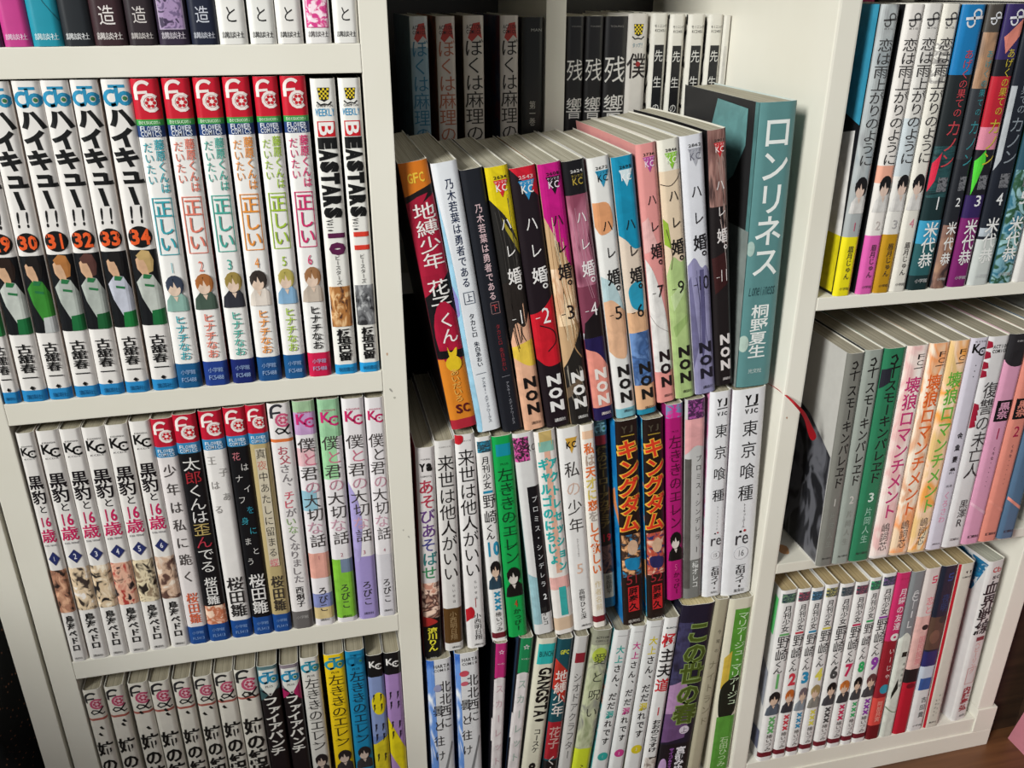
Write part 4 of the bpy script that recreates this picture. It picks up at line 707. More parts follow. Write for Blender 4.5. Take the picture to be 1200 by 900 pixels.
its += [er2('12a04c', '0c3c20', 'bright green spine with thin dark lettering', '4', '1490a4', 'c83c2c', '1c8c48'),
 ('dcdad8', [('Q', -.5, .02, .2, .14, (('cc5098', '2c2028', 'cc5098'), 260, 1, 1, .3, 1)), ('H', 'KC', .08, .4, .3, .3, '1c1a1c'), ('P', [(-.1, .27), (.5, .27), (.5, .90), (-.1, .90)], '16161a'), ('T', 'プロミス・シンデレラ', .31, .78, .3, .2, 'dcdcdc'), ('H', '2', .82, .2, .32, .22, 'f0f0f0', .02), ('P', [(-.5, .70), (-.1, .72), (-.1, .95), (-.5, .95)], '9cc4cc'), ('T', '橘オレコ', .87, .96, .3, .1, '3a3836')], 'white spine with black title ribbon and pink pattern at its head', 'single volumes in the middle layer', dict(side='8cb8bc')),
 ('ece6e0', [('Q', -.3, .0, .3, .07, 'ccb070'), ('Q', -.36, .05, .36, .1, '8cc0b0'), ('Q', -.12, .1, .16, .7, 'e8b49c'), ('T', 'ギャルゴのにちじょ', .13, .66, .5, -.22, '2cb0ac', .045), ('T', 'アクトレセッション', .13, .70, .46, .24, '2cb0ac', .045), ('Q', -.5, .72, .5, .78, 'ecb4ac'), ('Q', -.1, .77, .26, .91, '3cb0ac'), ('B', .92, .98, 'd8bca0')], 'spine with two columns of chunky turquoise lettering on pale pink', 'single volumes in the middle layer', dict(side='d8ccb8')),
 ('e8e5e2', [('P', [(-.2, .05), (.36, .05), (.06, .13)], 'd0a040', 'emblem'), ('H', 'KC', .085, .5, .3, .06, '1a1818', .03), ('T', '私の少年', .16, .53, .72, 0, '3a3634', .0, 1.2, {1: 'd8b8a8'}), ('T', 'わたしのしょうねん', .55, .64, .1, 0, '8a8682'), ('H', '5', .70, .34, .5, 0, 'e0b49c'), ('T', '高野ひと深', .80, .95, .3, 0, '2c2a2a'), ('H', '講談社', .98, .5, .12, .1, '222222')], 'white spine, volume 5, with thin black strokes and gold triangle', 'single volumes in the middle layer'),
 ('ebe4da', [('Q', -.4, .03, .4, .07, 'e8c0a0', 'emblem'), ('T', '私は天才に恋をして欲しい', .09, .74, .72, 0, 'e4743c', .03, 1.3, {1: 'b8a090', 3: 'd8c060', 4: 'd8c060', 6: 'b0a49c'}), ('T', '作者名前', .77, .92, .5, 0, 'd8c498'), ('B', .945, .975, '7a1c28')], 'narrow cream spine with orange handwritten title', 'single volumes in the middle layer'),
 ('2a241c', [('B', 0, .08, '4a6c74'), ('JC', .04, '8cc4d0'), ('B', .08, .13, '8c2c34'), ('T', '僕のヒーローアカデミア', .14, .58, .84, 0, '6c5c34', .03), ('H', '19', .63, .8, .6, 0, 'b02834', .03), ('Q', -.5, .67, .5, .82, (('2c2430', '6a4c44', '1c1c24'), 160, 1, 1, .3, 1)), ('B', .82, .95, 'b8b09c'), ('T', '堀越耕平', .83, .93, .5, 0, '4a443a'), ('B', .95, 1, '24607c')], 'short recessed dark spine with brass-coloured lettering', 'single volumes in the middle layer', dict(dy=9))]
def kg(n, cs, lb, side):
    return ('231612', [('H', 'YJ', .045, .6, .3, 0, '4c4438', .03), ('S', 0, .075, [(-.3, 0), (.3, 0)], 1, .05, 'a88c34'), ('T', 'キングダム', .098, .55, .98, 0, 'e8b040', .075, 1.3, None, .03), ('T', 'キングダム', .098, .55, .92, 0, 'dc3c24', .03, 1.3, None, .03), ('Q', -.46, .56, .46, .765, (cs, 150, 1, 1, .3, int(n))), ('E', .05, .625, .26, .42, 'e0b898'), ('P', [(-.4, .67), (.3, .68), (.46, .70), (.3, .74), (-.3, .73)], cs[0]),
      ('H', n, .78, .66, .46, 0, '9c2c34', .0), ('Q', -.26, .815, .28, .935, 'c8282c', 'emblem'), ('T', '原泰久', .82, .932, .46, 0, '181010', .03), ('H', '集英社', .982, .6, .16, 0, 'd8d0c8')], lb, 'black volumes with flame-red lettering', dict(side=side))
its += [kg('51', ('1c84b4', '3a2820', 'd8a070'), 'black volume 51 with flame-red title and blue scarf picture', (('1470b0', '1c84c0', 'e08c54'), 30, 1, 1, .1, 1)), kg('52', ('2c2c5c', 'b04c38', 'dcb49c'), 'black volume 52 with flame-red title, left of the magenta spine', (('6cb8c8', '2890c0', 'e8a468'), 30, 1, 1, .1, 4)),
 (lambda q: (q[0], [('Q', -.5, 0, .5, .07, (('6c7ca0', 'c42c88'), 150, 1, 1, .1, 1))]+q[1][1:], q[2], q[3], q[4]))(er2('b01c70', '501030', 'magenta spine with thin dark lettering', '5', '8c6c98', 'dc5c98', '901c60')),
 ('c4c2c0', [('Q', -.4, 0, .5, .1, (('9c4c90', '3c2040', '9c4c90'), 260, 1, 1, .3, 2)), ('P', [(-.5, .1), (.5, .1), (.5, .25), (.0, .23), (-.5, .28)], 'e8a8a8'), ('Q', -.5, .3, -.2, .95, '5c5854'), ('T', 'プロミス・シンデレラ', .28, .72, .3, .18, '4a4846'), ('H', '1', .76, .14, .3, .15, '1c1c1c', .02), ('B', .81, 1, '7c7c78'), ('T', '橘オレコ', .82, .95, .36, .1, 'e8e8e4', .01)], 'grey spine with salmon upper part and purple patterned head', 'single volumes in the middle layer', dict(side='4c4846'))]
def tg(n, lb, sz=1, side='dcdce0'):
    return ('e9e8ea', [('H', 'YJ', .055, .46*sz, .28*sz, .06, '131313', .05), ('H', 'VJC', .11, .42*sz, .14*sz, .06, '131313', .04), ('S', .06, .085, [(-.2, 0), (.2, -.02)], sz, .04, '131313')]+[('T', ch, .155+.105*i, .235+.105*i, .5*sz, .06, '262628', .0, 1.15) for i, ch in enumerate('東京喰種')]+[('T', 'トーキョーグール', .56, .68, .1, .06, '6a686a'),
      ('E', -.02, .695, .045, .045, '1a1a1a', 'emblem'), ('E', .12, .692, .045, .045, 'b42c34', 'emblem'), ('H', 're', .735, .44*sz, .3*sz, .04, '3a383c', .0), ('E', .04, .80, .24, .24, 'b8b6ba', 'emblem', 28), ('E', .04, .80, .225, .225, 'e9e8ea', 'emblem', 28), ('H', n, .80, .22, .2, .04, '2c2a2c'), ('T', '石田スイ', .855, .945, .34*sz, .06, '222224', .01), ('E', .06, .96, .03, .05, '131313', 'emblem'), ('H', '集英社', .98, .36, .12, .06, '222224')], lb, 'white volumes with grey ring numbers', dict(side=side))
its += [tg('15', 'white volume 15 in a grey ring, with lilac-edged cover', 1.25, (('c8c4e0', 'e08cb4', 'dcdce8'), 40, 1, 1, .4, 2)), tg('16', 'thick white volume 16 in a grey ring, beside the divider')]
row('M3', 5, 119, .886, its, pages=AG)

# middle bay, bottom layer
def hk2(n, lb, red): return ('e0dfe0', [('Q', -.5, .0, -.2 if not red else -.3, .9, (('2c5cac', '6088c8', 'dcdfe4'), 60, 1.5, .5, .3, 2)), ('H', 'HARTA', .04, .66, .16, .1, '4a4848', .02), ('H', 'COMIX', .065, .66, .12, .1, '4a4848', .02), ('T', '北北西に', .13, .42, .5, .2, '2c2a2c', .004, 1.3), ('T', '曇と往け', .26, .62, .46, -.12, '2c2a2c', .004, 1.3), ('P', [(-.1, .74), (.4, .5), (.44, .51), (.0, .76)], '8a8a8c'), ('H', n, .80, .3, .5, .1, '1c1c1c', .02)]+([('E', -.15, .12, .2, .16, 'd05060'), ('E', -.15, .18, .16, .12, 'd86878')] if red else [('E', -.1, .17, .16, .2, 'a8a8c8')]), lb, 'blue-edged volumes at the foot of the middle bay', dict(side=(('14448c', '5c8cc8', '0c2c50'), 40, 1, 1, .3, 1)))
its = [hk2('1', 'white spine with deep blue left edge beside the divider, bottom layer', False), hk2('2', 'white spine with blue edge and two red blots, bottom layer', True)]
def sc_(c, lb, side, cc): return ('1c1a1e', [('Q', -.4, .0, .5, .20, c, 'emblem'), ('S', .05, .05, [(0, -.3), (.1, -.06), (.34, -.06), (.14, .1), (.22, .34), (0, .18), (-.22, .34), (-.14, .1), (-.34, -.06), (-.1, -.06), (0, -.3)], .6, .08, 'f0dce4'), ('H', 'ヤンガン', .12, .6, .14, .05, 'f0dce4'), ('Q', -.42, .21, .46, .82, 'e6dedd'), ('E', 0, .82, .43, .3, 'e6dedd'), ('E', 0, .215, .43, .3, 'e6dedd'), ('E', -.5, .5, .2, 1.2, 'e6dedd'), ('T', 'スカーレット', .22, .72, .6, 0, cc, .01, 1.4), ('E', 0, .9, .24, .24, c)], lb, 'dark volumes with pale rounded panels', dict(side=side))
its += [sc_('bc2c74', 'dark spine with magenta head and pale pink rounded panel', '1b181c', 'c8a4ac'), sc_('1c8450', 'dark spine with green head and pale rounded panel', '2c3c54', '9cb0a4'),
 ('ddd9c4', [('Q', -.42, .03, .42, .15, '2cb0ac', 'emblem'), ('H', 'BUNCH', .09, .7, .3, 0, '145c5c', .03), ('X', 'GANGSTA.', .17, .50, .7, .08, '161414', .04), ('T', 'コースケ', .53, .67, .4, .05, '2a2826', .01), ('H', '8', .76, .44, .7, .0, '141212', .05)], 'cream spine with turquoise label, bold sideways capitals and number 8', 'single volumes in the bottom layer', dict(side='d8d4c0')),
 ('174a54', [('H', 'GFC', .08, .6, .3, 0, 'd8d840', .03), ('P', [(-.5, .12), (.4, .2), (.5, .4), (-.5, .3)], 'b83428'), ('T', '地縛少年', .19, .47, .84, 0, 'e4d8d0', .01), ('Q', -.5, .5, .5, .72, 'a8202c'), ('T', '花子', .53, .66, .8, 0, 'c8a098', .01), ('B', .73, 1, '141416'), ('T', 'くん', .70, .82, .7, 0, 'd8d0cc', .01), ('E', 0, .9, .3, .5, 'd8c838')], 'teal and red spine with pale characters beside the cream spine with number 8', 'single volumes in the bottom layer', dict(side='174a54')),
 ('c9c6c2', [('Q', -.36, .1, .36, .16, '8c2430', 'emblem'), ('T', 'シオドアクラフター', .22, .74, .62, 0, '5c5a58', .0, 1.4), ('T', '上巻', .8, .92, .4, 0, '8c8484')], 'narrow grey spine with a dark red stamp at its head', 'single volumes in the bottom layer', dict(side='b8b4b0')),
 ('949482', [('H', 'ACTION', .045, .7, .12, 0, '2c2c28', .03), ('H', 'COMICS', .065, .7, .1, 0, '2c2c28'), ('Q', -.5, .09, .5, .7, (('8c9470', 'b0b494', '7c7c74'), 80, 1, .6, .4, 1)), ('E', .0, .15, .4, .5, 'b4c448'), ('T', '愛と呪い', .12, .54, .7, .05, '3a3c34', .0, 1.1), ('B', .70, 1, 'ccd830'), ('T', 'ふみ', .78, .92, .5, 0, '4a5018')], 'olive grey spine with lime yellow foot', 'single volumes in the bottom layer', dict(side='a8a890'))]
def om(c, n, lb, side, c2=None): return ('dededc', [('S', 0, .035, [(-.3, 0), (.3, 0)], 1, .03, '8a8886'), ('T', '大上さん、だだ漏れです', .09, .70, .5, 0, '2a2828', .02, 1.2, {0: c, 1: c, 7: c}), ('E', .02, .765, .34, .34, c), ('H', n, .765, .1, .2, 0, 'e8e8e4'), ('H', '講談社', .97, .4, .1, 0, '3a3838')], lb, 'white volumes with coloured discs', dict(side=side))
its += [om('30a49c', '1', 'white spine with a turquoise disc', (('e8e4e0', '58c0c8', 'e88864'), 40, 1, 1, .3, 1)), om('c83c88', '2', 'white spine with a magenta disc', 'd8d4d0'), om('d8c428', '3', 'white spine with a yellow disc and dark hair patch', 'c8c4a8'),
 ('e4e2e0', [('H', 'BUNCH', .06, .7, .12, 0, '243838', .03), ('T', '極主夫道', .09, .45, .94, 0, 'c42c34', .02, 1.2, {1: '242224', 2: '242224'}), ('H', '1', .56, .3, .6, 0, 'c42430', .05), ('T', 'おおのこうすけ', .61, .80, .6, 0, '262426', .03), ('Q', -.4, .83, .5, 1, (('3a302c', 'c8c0b8', '8a7c74'), 100, 1, 1, .3, 1))], 'white spine with bold red and black characters, left of the thick purple book', 'single volumes in the bottom layer', dict(side='2c2430')),
 ('201c2e', [('Q', -.5, .1, -.1, .48, (('201c2e', '3a3858', '2c2844'), 60, 1, 1, .5, 1)), ('P', [(-.5, .46), (.0, .42), (.2, .6), (.1, .74), (-.5, .74)], 'b48cb4'), ('P', [(-.5, .62), (.3, .60), (.2, .76), (-.5, .78)], '6c4c78'), ('B', .79, 1, '1a161c')]+[('T', 'この世の春', .10, .68, .74, .1, c_, w_, 1.25) for c_, w_ in (('889c5c', .07), ('4c5c20', .03))]+[('E', .16, .715, .16, .16, 'd8ccd8', 'emblem'), ('T', '上', .69, .74, .2, .16, '4a3c50'), ('T', '宮部みゆき', .81, .98, .32, .16, 'e8e4e8', .04), ('T', 'サイコ＆ミステリー', .81, .99, .16, -.14, 'a05cb0', .03), ('E', -.36, .92, .12, .4, 'c09cc8')],
   'thick dark purple hardcover with outlined green characters', None, dict(name='hardcover_novel', d=126, side='1c1a2a', pages=('d8c89c', 'a89868'))),
 ('aca48c', [('T', '今宵の', .16, .32, .3, .1, '3a3428'), ('T', 'ナイトランド', .34, .72, .62, 0, '7c745e', .0, 1.3)], 'narrow khaki spine with faint lettering between purple and green books', 'single volumes in the bottom layer', dict(side='a8a088')),
 ('dcd6c0', [('Q', -.22, .06, .44, .60, '5c9c38'), ('P', [(-.4, .34), (-.1, .3), (-.1, .5), (-.4, .52)], 'd8b848'), ('P', [(-.4, .5), (.0, .46), (.44, .44), (.44, .68), (-.3, .7), (-.4, .62)], '1e221a'), ('Q', -.38, .68, .44, 1, '5c9c3c'), ('T', 'マリアージュ・マリアージュ', .08, .62, .5, .16, 'd8ecc8', .0, 1.2), ('T', '石田ひつみ', .80, .97, .4, .1, 'c8dcb0')], 'tall spine with bright green panel on cream, beside the right divider', 'single volumes in the bottom layer', dict(side='d8d2bc'))]
row('M4', 1, 119, .89, its, pages=AG)
# right bay, upper shelf
def am(n, elems, lb, side, title='3a3838', ac='3a3434', foot=None, nc='b08890'):
    e = list(elems)+[('SW', .055, '4a4848'), ('H', 'BIG', .085, .5, .07, 0, '6a6664'), ('T', '恋は雨上がりのように', .12, .56, .84, 0, title, .002, 1.0), ('HEAD', .59, .72, None, '1c1a1c', 'e4c8b8', 'd8d4d0', int(n)), ('H', n, .765, .3, .42, 0, nc, .0)]
    if foot: e += [('B', .80, 1, foot)]
    return (e, [('T', '眉月じゅん', .83, .945, .36, 0, ac), ('H', '小学館', .975, .6, .15, 0, ac)], lb, side)
its = []
for n, el, lb, side, foot, base, nc in [
   ('1', [('Q', -.5, .0, .5, .62, (('8c9498', 'a4a8a8', '78787a'), 50, 1, .5, .5, 1))], 'grey spine with yellow foot, first beside the divider, blue and black cover face', '17181c', 'ecdc1c', 'a8acac', 'd05070'),
   ('2', [('B', .56, .62, 'e8a890')], 'cream spine with pink foot in the upper right row', '1c1c1e', 'dc60ac', 'e6e0da', 'c8bcb8'),
   ('3', [('B', .4, .6, 'c4ccd0')], 'pale spine with mustard yellow foot in the upper right row', 'dcd8d0', 'bc8c1c', 'dedad4', 'b0acac'),
   ('4', [('Q', -.5, .14, .2, .28, (('dcd8d0', '8c8884', 'dcd8d0'), 160, .5, 1.5, .3, 1))], 'cream spine with cream foot just left of the blue-headed one', '2a2c2e', None, 'e2ddd2', 'e090a0')]:
    e, t_, lb_, sd = am(n, el, lb, side, nc=nc, foot=foot)
    its.append((base, e+t_, lb_, 'vertical-titled volumes with curling emblems', dict(side=sd)))
its[0][1].extend([('F', [(.02, 0), (.9, 0), (.5, .3), (.3, .36), (.02, .42)], '3c98b8'), ('F', [(.05, .44), (.5, .5), (.7, .62), (.7, .80), (.02, .80)], 'e4e0dc'), ('FQ', .02, .80, .98, .99, 'e0d01c'), ('F', [(.3, .84), (.7, .82), (.8, .97), (.5, .98)], '1c1c1c'), ('F', [(.5, .34), (.9, .3), (.9, .36), (.6, .44)], '5c6064'), ('FQ', .9, .80, 1, .86, '161616')])
def ka(n, base, el, ink, lb, side='16171b', nc='e8e8e8'):
    return (base, el+[('SW', .05, 'e0e0e4'), ('T', 'あげくの果ての', .16, .40, .4, .1, ink, .0, 1.1), ('T', 'カノン', .41, .58, .7, .08, ink, .0, 1.2), ('Q', -.15, .61, .3, .66, 'a0a0a4' and (('3a3c40', '6c6c70', '2a2c30'), 400, 1, 1, .2, 1)), ('H', n, .70, .34, .46, .05, nc, .01), ('T', '米代恭', .765, .925, .66, 0, 'ecebe8', .012), ('H', '小学館', .968, .6, .16, 0, 'c8c8c8')], lb, 'dark pictured volumes on the upper right shelf', dict(side=side))
its += [ka('1', '1d3234', [('B', 0, .25, '1a78b4'), ('B', .25, .5, '23282a'), ('Q', -.5, .5, .4, .68, (('1c3c40', '24484a', '142a2c'), 120, .5, 2, .3, 2)), ('P', [(-.5, .56), (-.2, .52), (-.3, .62), (-.5, .66)], 'd82c48'), ('B', .76, .84, '3c98bc'), ('B', .84, .95, '2c5c60')], 'c84850', 'dark teal spine with bright blue head, volume 1'),
 ka('2', '24262c', [('B', 0, .1, '4a443e'), ('Q', -.5, .1, .5, .30, (('8a6850', 'a07c60', '4c423c'), 60, 1, .4, .4, 2)), ('B', .30, .55, '34373c'), ('Q', -.5, .78, .5, 1, (('a07c64', '7c5c50', '3a2c2c'), 90, 1, .6, .4, 2))], '3c8c94', 'dark spine with brown picture at head and foot, volume 2'),
 ka('3', '1c1b22', [('B', 0, .2, '34285c'), ('P', [(-.4, .12), (.4, .05), (.5, .1), (-.2, .18)], 'e08878'), ('B', .26, .44, 'bc2434'), ('B', .44, .52, 'd8889c'), ('P', [(-.5, .56), (-.1, .52), (.0, .56), (-.4, .68)], '54d43c'), ('B', .68, .76, '342458'), ('B', .76, 1, '7c2468')], 'c8b43c', 'spine with red block and purple foot, volume 3'),
 ka('4', '1e222c', [('P', [(-.5, .3), (-.3, .3), (-.3, .56), (-.5, .6)], 'b4b8bc'), ('B', .84, 1, 'c8ccc8'), ('Q', -.5, .80, .0, .83, 'b0b8c0')], '8c949c', 'dark blue-black spine with pale foot, volume 4'),
 ka('5', '2a5060', [('Q', -.5, .6, .5, 1, (('2c6478', '6c94a0', '284c34', '8cb0b4'), 90, 1, 1, .3, 2))], 'a8b8bc', 'blue-green flowered spine at the right edge of the upper shelf', '142c20'),
 ('dcd8d4', [('SW', .05, '8c8888'), ('T', '恋は', .12, .3, .8, 0, '3a3838')], 'whitish spine cut off by the right edge of the picture, upper shelf', 'vertical-titled volumes with curling emblems')]
row('R1', 0, 118, .865, its, pages=AW)

# right bay, middle shelf
def sm(n, base, lb, side, nc='d0ccc4', extra=()):
    return (base, [('S', 0, .065, [(-.2, -.2), (.0, -.3), (.1, -.1), (.0, .1), (-.2, .05)], 1, .1, '1c1c1a'), ('S', 0, .09, [(-.3, .1), (.3, .0)], 1, .07, '1c1c1a'), ('S', 0, .09, [(.0, -.1), (.0, .5)], 1, .07, '1c1c1a'), ('T', 'スモーキンパレヱド', .15, .64, .56, 0, '1e201e', .012, 1.3), ('H', n, .705, .3, .42, 0, nc, .02), ('T', '片岡人生', .75, .92, .36, 0, '8e9088' if n != '3' else 'a8d0bc'), ('H', '角川書店', .965, .6, .12, 0, '3a3a38')]+list(extra), lb, 'tall-titled grey and green volumes on the middle right shelf', dict(side=side))
its = [sm('1', '7c7b74', 'dark grey spine beside the divider with a black pictured cover face, volume 1', 'c9c6c0', extra=[('F', [(.52, .02), (1, 0), (1, .4), (.75, .45), (.6, .3), (.5, .18)], '17161a'), ('F', [(.02, .5), (.3, .38), (.6, .33), (1, .42), (1, .99), (.02, .99)], (('1c1c20', '5c5c62', '26262a', '1a1a1e'), 45, 1, .5, .25, 3)), ('F', [(.62, .16), (.72, .14), (.76, .3), (.64, .33)], 'a85c44'), ('F', [(.45, .60), (.7, .57), (.68, .61), (.6, .62), (.55, .7), (.48, .69), (.52, .62)], 'ece8e4'), ('F', [(.74, .58), (.9, .55), (.88, .59), (.76, .62)], 'e4e0dc')]),
 sm('2', '9aa098', 'light grey-green spine, volume 2, beside the green one', '2c2e2e'),
 sm('3', '2f7c58', 'solid green spine, volume 3, on the middle right shelf', '2f7c58', 'd8e8dc', extra=[('P', [(-.5, .1), (-.1, .09), (-.1, .16), (-.5, .19)], '2a2a34')])]
def tr(base, ink, cs, lb, side):
    return (base, [('Q', -.5, .0, .5, .99, cs), ('T', 'FC', .04, .1, .5, .15, '2a2624', .0, 1), ('S', .1, .11, [(-.2, 0), (.2, -.02)], 1, .04, '2a2624'), ('T', '壊狼ロマンチメント', .15, .82, .7, 0, ink, .015, 1.2), ('T', '嶋詞芯', .84, .97, .44, 0, '3a3634')], lb, 'flowery pictured volumes on the middle right shelf', dict(side=side))
its += [tr('ece2dc', 'cc3c78', (('ece4dc', 'e8d4cc', 'e0b4b0', 'ece0d4'), 55, 1, .4, .4, 1), 'whitish spine with raspberry pink thin lettering and worn top', 'e4dcd4'),
 tr('e0c0a0', 'ec6c30', (('e4c8a8', 'e89c68', 'ecdcc8', 'd8a888'), 55, 1, .4, .4, 2), 'peach spine with orange thin lettering', 'd8b898'),
 tr('e4c08c', '6cb844', (('e8d8b8', 'e8a050', 'ecc8a8', 'dcb87c'), 55, 1, .4, .4, 3), 'peach and gold spine with green lettering', 'e0d4c0'),
 ('d6d0dc', [('KC', .055, '161616', 'KISS', None, .9), ('T', '・・・', .12, .2, .3, 0, '262626'), ('T', '金魚妻縁', .44, .66, .32, 0, '26242a', .03), ('H', '黒澤', .705, .4, .14, 0, '6c6870'), ('T', 'くろさわ', .73, .88, .4, 0, 'e49cb8', .01), ('H', '講談社', .975, .5, .1, 0, '2c2a2c')], 'lilac-white spine with few small marks and pink lower lettering', 'single volumes on the middle right shelf', dict(side='c8c0cc')),
 ('e0dcdc', [('H', 'ACTION', .05, .74, .14, .1, '1a1a1a', .03), ('H', 'COMICS', .072, .74, .14, .1, '1a1a1a', .03)]+[('P', [(-.5, v), (-.34, v+.005), (-.28, v+.03), (-.5, v+.04)], '9c1c34') for v in (.02, .07, .12, .16, .32, .345, .37, .40)]+[('T', '復讐の未亡人', .22, .68, .72, .06, '3a3638', .0, 1.15), ('T', '黒澤R', .78, .91, .44, .06, '2c2a2c', .0), ('H', '双葉社', .965, .5, .12, 0, '2c2a2c')], 'white spine with dark red flecks along its left edge', 'single volumes on the middle right shelf', dict(side='e4dcd8'))]
def pk(n, base, lb, dark=True): return (base, ([('B', 0, .125, '2b292c'), ('E', .1, .12, .6, .4, '2b292c')] if dark else [])+[('H', 'EVENING', .035, .5, .07, .1, 'c8c4c4'), ('Q', -.4, .32, .42, .42, '151416', 'emblem'), ('T', '黒奈', .33, .41, .6, 0, base, .02), ('H', n, .48, .34, .5, 0, 'a81c48', .01), ('T', 'くろな・・・・・・', .54, .74, .16, 0, '5a3c48', .01), ('P', [(-.5, .8), (.5, .86), (.5, .875), (-.5, .815)], 'e8b4c8' if n == '1' else 'e89484'), ('H', '講談社', .965, .6, .14, 0, '3a2c30', .02)], lb, 'pink and blue volumes with black seals', dict(side=base))
its += [pk('1', 'dc9cb8', 'pink spine with dark head and black seal, volume 1'), pk('2', 'e08c7c', 'salmon spine with black seal, volume 2', False), pk('3', '54708c', 'slate blue spine next to the right side panel', False)]
row('R2', -10, 122, .88, its, pages=('a8a08c', '7a7262'))

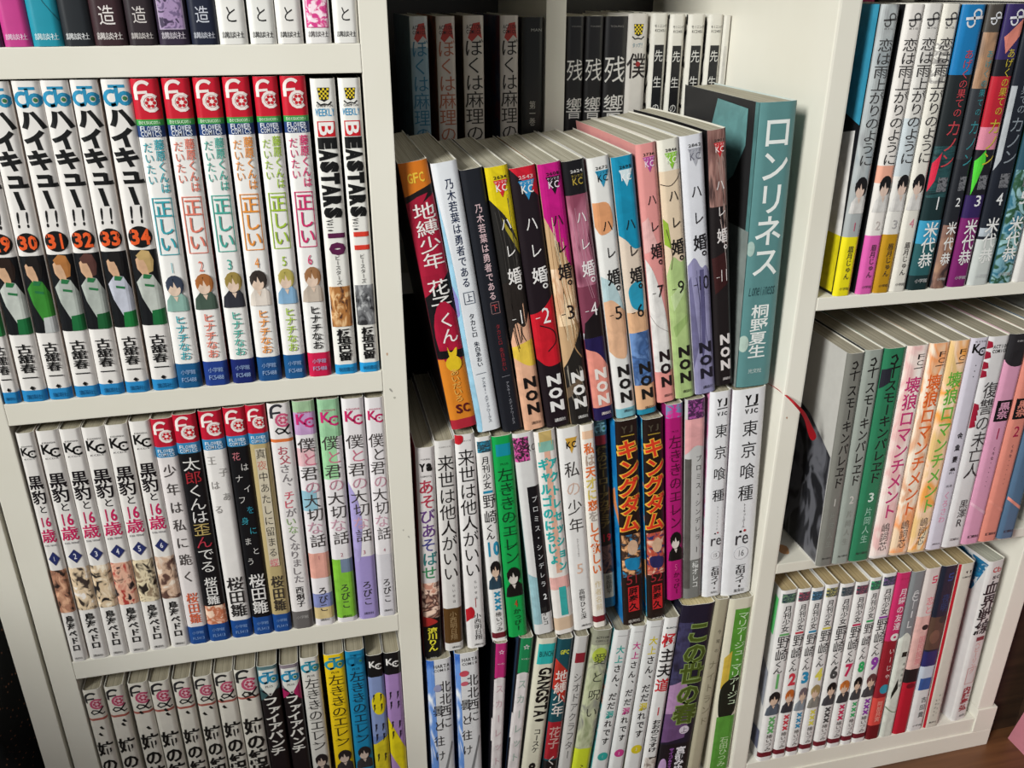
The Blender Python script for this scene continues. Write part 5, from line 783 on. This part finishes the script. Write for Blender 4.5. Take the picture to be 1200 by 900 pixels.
# right bay, bottom shelf
grp = 'white volumes with large coloured numbers'
its = [nz('1', '6cb46c', '6c8c6c', '242024', '5c6470', 'white volume with green number 1 and pale green mark on its cover face', grp, side='e4e3e0'),
 nz('2', 'd43c4c', '9c4c5c', 'd07030', '3a3a40', 'white volume with red number 2', grp), nz('3', '2c90bc', '4c7c9c', '7c6c70', '8c949c', 'white volume with blue number 3', grp),
 nz('4', 'e4d858', 'b4ac6c', 'b09868', '8c8880', 'white volume with yellow number 4', grp), nz('6', '4c4c4c', '6c6c6c', '201c1c', '46464a', 'white volume with dark grey number 6', grp),
 nz('7', 'd02c5c', '944c5c', 'd07838', '3c3c40', 'white volume with crimson number 7', grp), nz('8', '34b064', '3c9c64', '1e1c1c', '46464a', 'white volume with green number 8', grp),
 nz('9', '9440a8', '6c5480', '6c4444', '4a484c', 'white volume with purple number 9', grp),
 ('cc3068', [('H', 'まんが', .04, .6, .14, 0, 'a02050'), ('T', '月曜の友達', .10, .36, .5, .1, 'f0e0e4', .01), ('E', .1, .40, .3, .3, 'f0ece8'), ('E', .1, .40, .1, .1, 'cc3068'), ('B', .42, .76, '94202c'), ('T', 'いーじゃ', .46, .66, .4, .1, 'e8c8c4', .01), ('E', .1, .71, .34, .4, '3c98b0'), ('B', .76, .92, 'd84c44'), ('T', '阿部共実', .78, .9, .4, 0, 'f0a898', .01), ('B', .92, 1, '6c141c')], 'pink and dark red spine beside the purple number 9', 'single volumes on the bottom right shelf', dict(side='8c2430')),
 ('84888a', [('H', 'C', .16, .5, .6, 0, 'dcdcdc', .0), ('T', 'C―IL', .11, .36, .56, 0, 'dcdcdc', .0), ('P', [(-.5, .42), (-.1, .37), (.4, .42), (.5, .5), (.5, 1), (-.5, 1)], 'dde0d4'), ('Q', -.1, .5, .4, .53, '26261f'), ('P', [(-.3, .74), (.0, .66), (.1, .72), (-.3, .78)], '1e241c'), ('T', '原作者名前', .56, .72, .2, .2, '4a4c44'), ('S', 0, .85, [(-.5, -.4), (.0, .1), (.5, .2)], 1, .08, '7c9074', 'artwork')], 'grey spine turning pale green-white below', 'single volumes on the bottom right shelf', dict(side='8c9090')),
 ('dccfca', [('S', .1, .07, [(.15, -.2), (-.1, -.15), (-.1, .05), (.15, .05), (.1, .25), (-.15, .25)], 1, .1, 'd82c58'), ('T', '恋と', .18, .29, .5, .1, 'e88890', .01), ('Q', -.5, .3, .5, .62, 'e8b8b0'), ('E', .15, .37, .22, .2, '2a2624'), ('T', '国民投票', .42, .6, .44, .1, 'd87880'), ('B', .62, .70, '221c1e'), ('B', .70, 1, 'b81c30'), ('E', 0, .72, .3, .2, '7c1424')], 'pale pink spine with bright red lower third', 'single volumes on the bottom right shelf', dict(side='c8bcb4')),
 ('1e2434', [('S', .1, .07, [(.15, -.2), (-.1, -.15), (-.1, .05), (.15, .05), (.1, .25), (-.15, .25)], 1, .1, '2c4484'), ('T', '夜明', .18, .29, .5, .1, '2c4474'), ('B', .32, .52, '5c4438'), ('E', .2, .34, .24, .24, '3a3430'), ('E', -.1, .44, .3, .5, '7c5848'), ('B', .53, .62, '2c2c64'), ('B', .62, .76, 'c4ccd8'), ('Q', -.4, .69, .3, .76, '3c5c9c'), ('B', .76, 1, 'e0dedc'), ('T', '吉田貴', .8, .93, .36, .1, '6a6868', .01), ('H', '小学館', .97, .6, .12, 0, '3a3838')], 'navy-headed spine with brown middle and white foot', 'single volumes on the bottom right shelf', dict(side='242a3a')),
 ('d8d4c6', [('Q', -.5, .0, -.38, 1, 'b81c2c'), ('P', [(-.05, .05), (.08, .045), (.05, .065)], '1c1c1c', 'emblem'), ('P', [(.2, .045), (.3, .045), (.25, .07)], '1c1c1c', 'emblem'), ('H', 'COMICS', .085, .6, .1, .1, '1c1c1c', .03), ('T', 'ものがたり', .83, .94, .14, -.05, '3a3834'), ('T', 'あとがきに', .80, .93, .12, .12, '6a6864'), ('H', '集英社', .97, .5, .12, 0, '2c2a28')], 'plain cream spine with a red left edge', 'single volumes on the bottom right shelf', dict(side='b81c2c')),
 ('e2dfdc', [('H', 'cb', .06, .6, .28, .06, 'c84040', .01), ('H', 'SC', .11, .5, .18, .1, '1c1c1c', .04), ('T', '血界戦線', .135, .475, .9, 0, '161416', .02, 1.2), ('Q', -.2, .49, .3, .515, '8c2c34'), ('T', 'ベビーリング', .52, .72, .34, 0, 'e0a8a0', .01), ('O', -.3, .68, .3, .78, 'd0a09c', .04), ('T', '内藤泰弘', .80, .945, .5, 0, 'a42834', .035), ('H', '集英社', .975, .4, .14, .1, '2c2a28'),
    ('F', [(.0, .02), (.9, .0), (.95, .2), (.6, .3), (.3, .28), (.1, .22)], (('2478a4', '1c648c', 'c8d4d8'), 90, 1, 1, .2, 1)), ('E', -.5, .2, .01, .01, 'c84c2c'), ('F', [(.25, .2), (.5, .17), (.55, .26), (.3, .29)], 'c44830'), ('F', [(.2, .32), (.9, .3), (.95, .68), (.3, .7), (.15, .5)], (('3a4040', '6c7070', '22302e', '50706c'), 80, 1, 1, .3, 1)), ('F', [(.25, .70), (.85, .68), (.85, .9), (.4, .9)], '2c8488'), ('F', [(.4, .9), (.85, .88), (.9, .97), (.4, .96)], 'b0303c')], 'thick white spine with bold black characters standing apart, blue and grey cover face', 'single volumes on the bottom right shelf', dict(side='e0dedc', yaw=6.5, dy=2, d=112, pages=('b8b8a8', '8a8a80'))),
]
its[0][1].extend([('F', [(.02, .06), (.07, .05), (.075, .27), (.03, .28)], '64d478'), ('F', [(.02, .5), (.12, .45), (.16, .6), (.03, .7)], '9ca0ac'), ('FQ', .02, .84, .2, .94, '6c7088')])
row('R3', 0, 112, .867, its, pages=('b4a078', '8c7850'))

# a few books standing behind the upper right row, only their heads showing
for x_, w_, c_, lb in ((372, 17, 'b01c58', 'magenta book behind the upper right row, only its head showing'), (392, 16, '3a342c', 'dark brown book behind the upper right row'), (411, 15, 'c8c4b4', 'pale book behind the upper right row, left of two'), (447, 15, 'd4ccb8', 'cream book behind the upper right row, right of two')):
    make_book(x_+52, 128, 476.8, w_, 205, 0, 112, .93, c_, [('T', '・・', .1, .3, .4, 0, '8a8680')], lb, 'books behind the upper right row', pages=AW)
# red ribbon marker of the teal hardcover, hanging out of its foot over the divider
hb = [o for o in bpy.data.objects if o.name.startswith('hardcover_novel') and 'ribbon' in o['label']][0]
bpy.context.view_layer.update()
pts = [(.318, .030, .4045), (.3215, .008, .4052), (.3235, -.006, .4035), (.3275, -.0085, .399), (.335, -.0065, .392), (.341, -.004, .383), (.3455, -.003, .374), (.350, -.004, .366)]
wd = [.8, .9, 1.1, 1.2, 1.6, 2.0, 3.0, 3.8]
bm = bmesh.new(); prev = None
inv = hb.matrix_world.inverted()
for i, (p, q) in enumerate(zip(pts, wd)):
    p = Vector(p); a = Vector(pts[max(0, i-1)]); b_ = Vector(pts[min(len(pts)-1, i+1)]); t_ = (b_-a).normalized()
    n_ = t_.cross(Vector((.2, -1, .1))).normalized()*q*.001*1.0
    ring = [bm.verts.new(inv @ (p+n_)), bm.verts.new(inv @ (p-n_))]
    if prev: bm.faces.new((prev[0], prev[1], ring[1], ring[0]))
    prev = ring
me = bpy.data.meshes.new('ribbon_marker'); bm.to_mesh(me); bm.free()
rb = put('ribbon_marker', me, hb, [mat('a81420')]); rb['label'] = 'red ribbon marker'
s_ = rb.modifiers.new('t', 'SOLIDIFY'); s_.thickness = .0004; sb = rb.modifiers.new('s', 'SUBSURF'); sb.levels = 2; sb.render_levels = 2
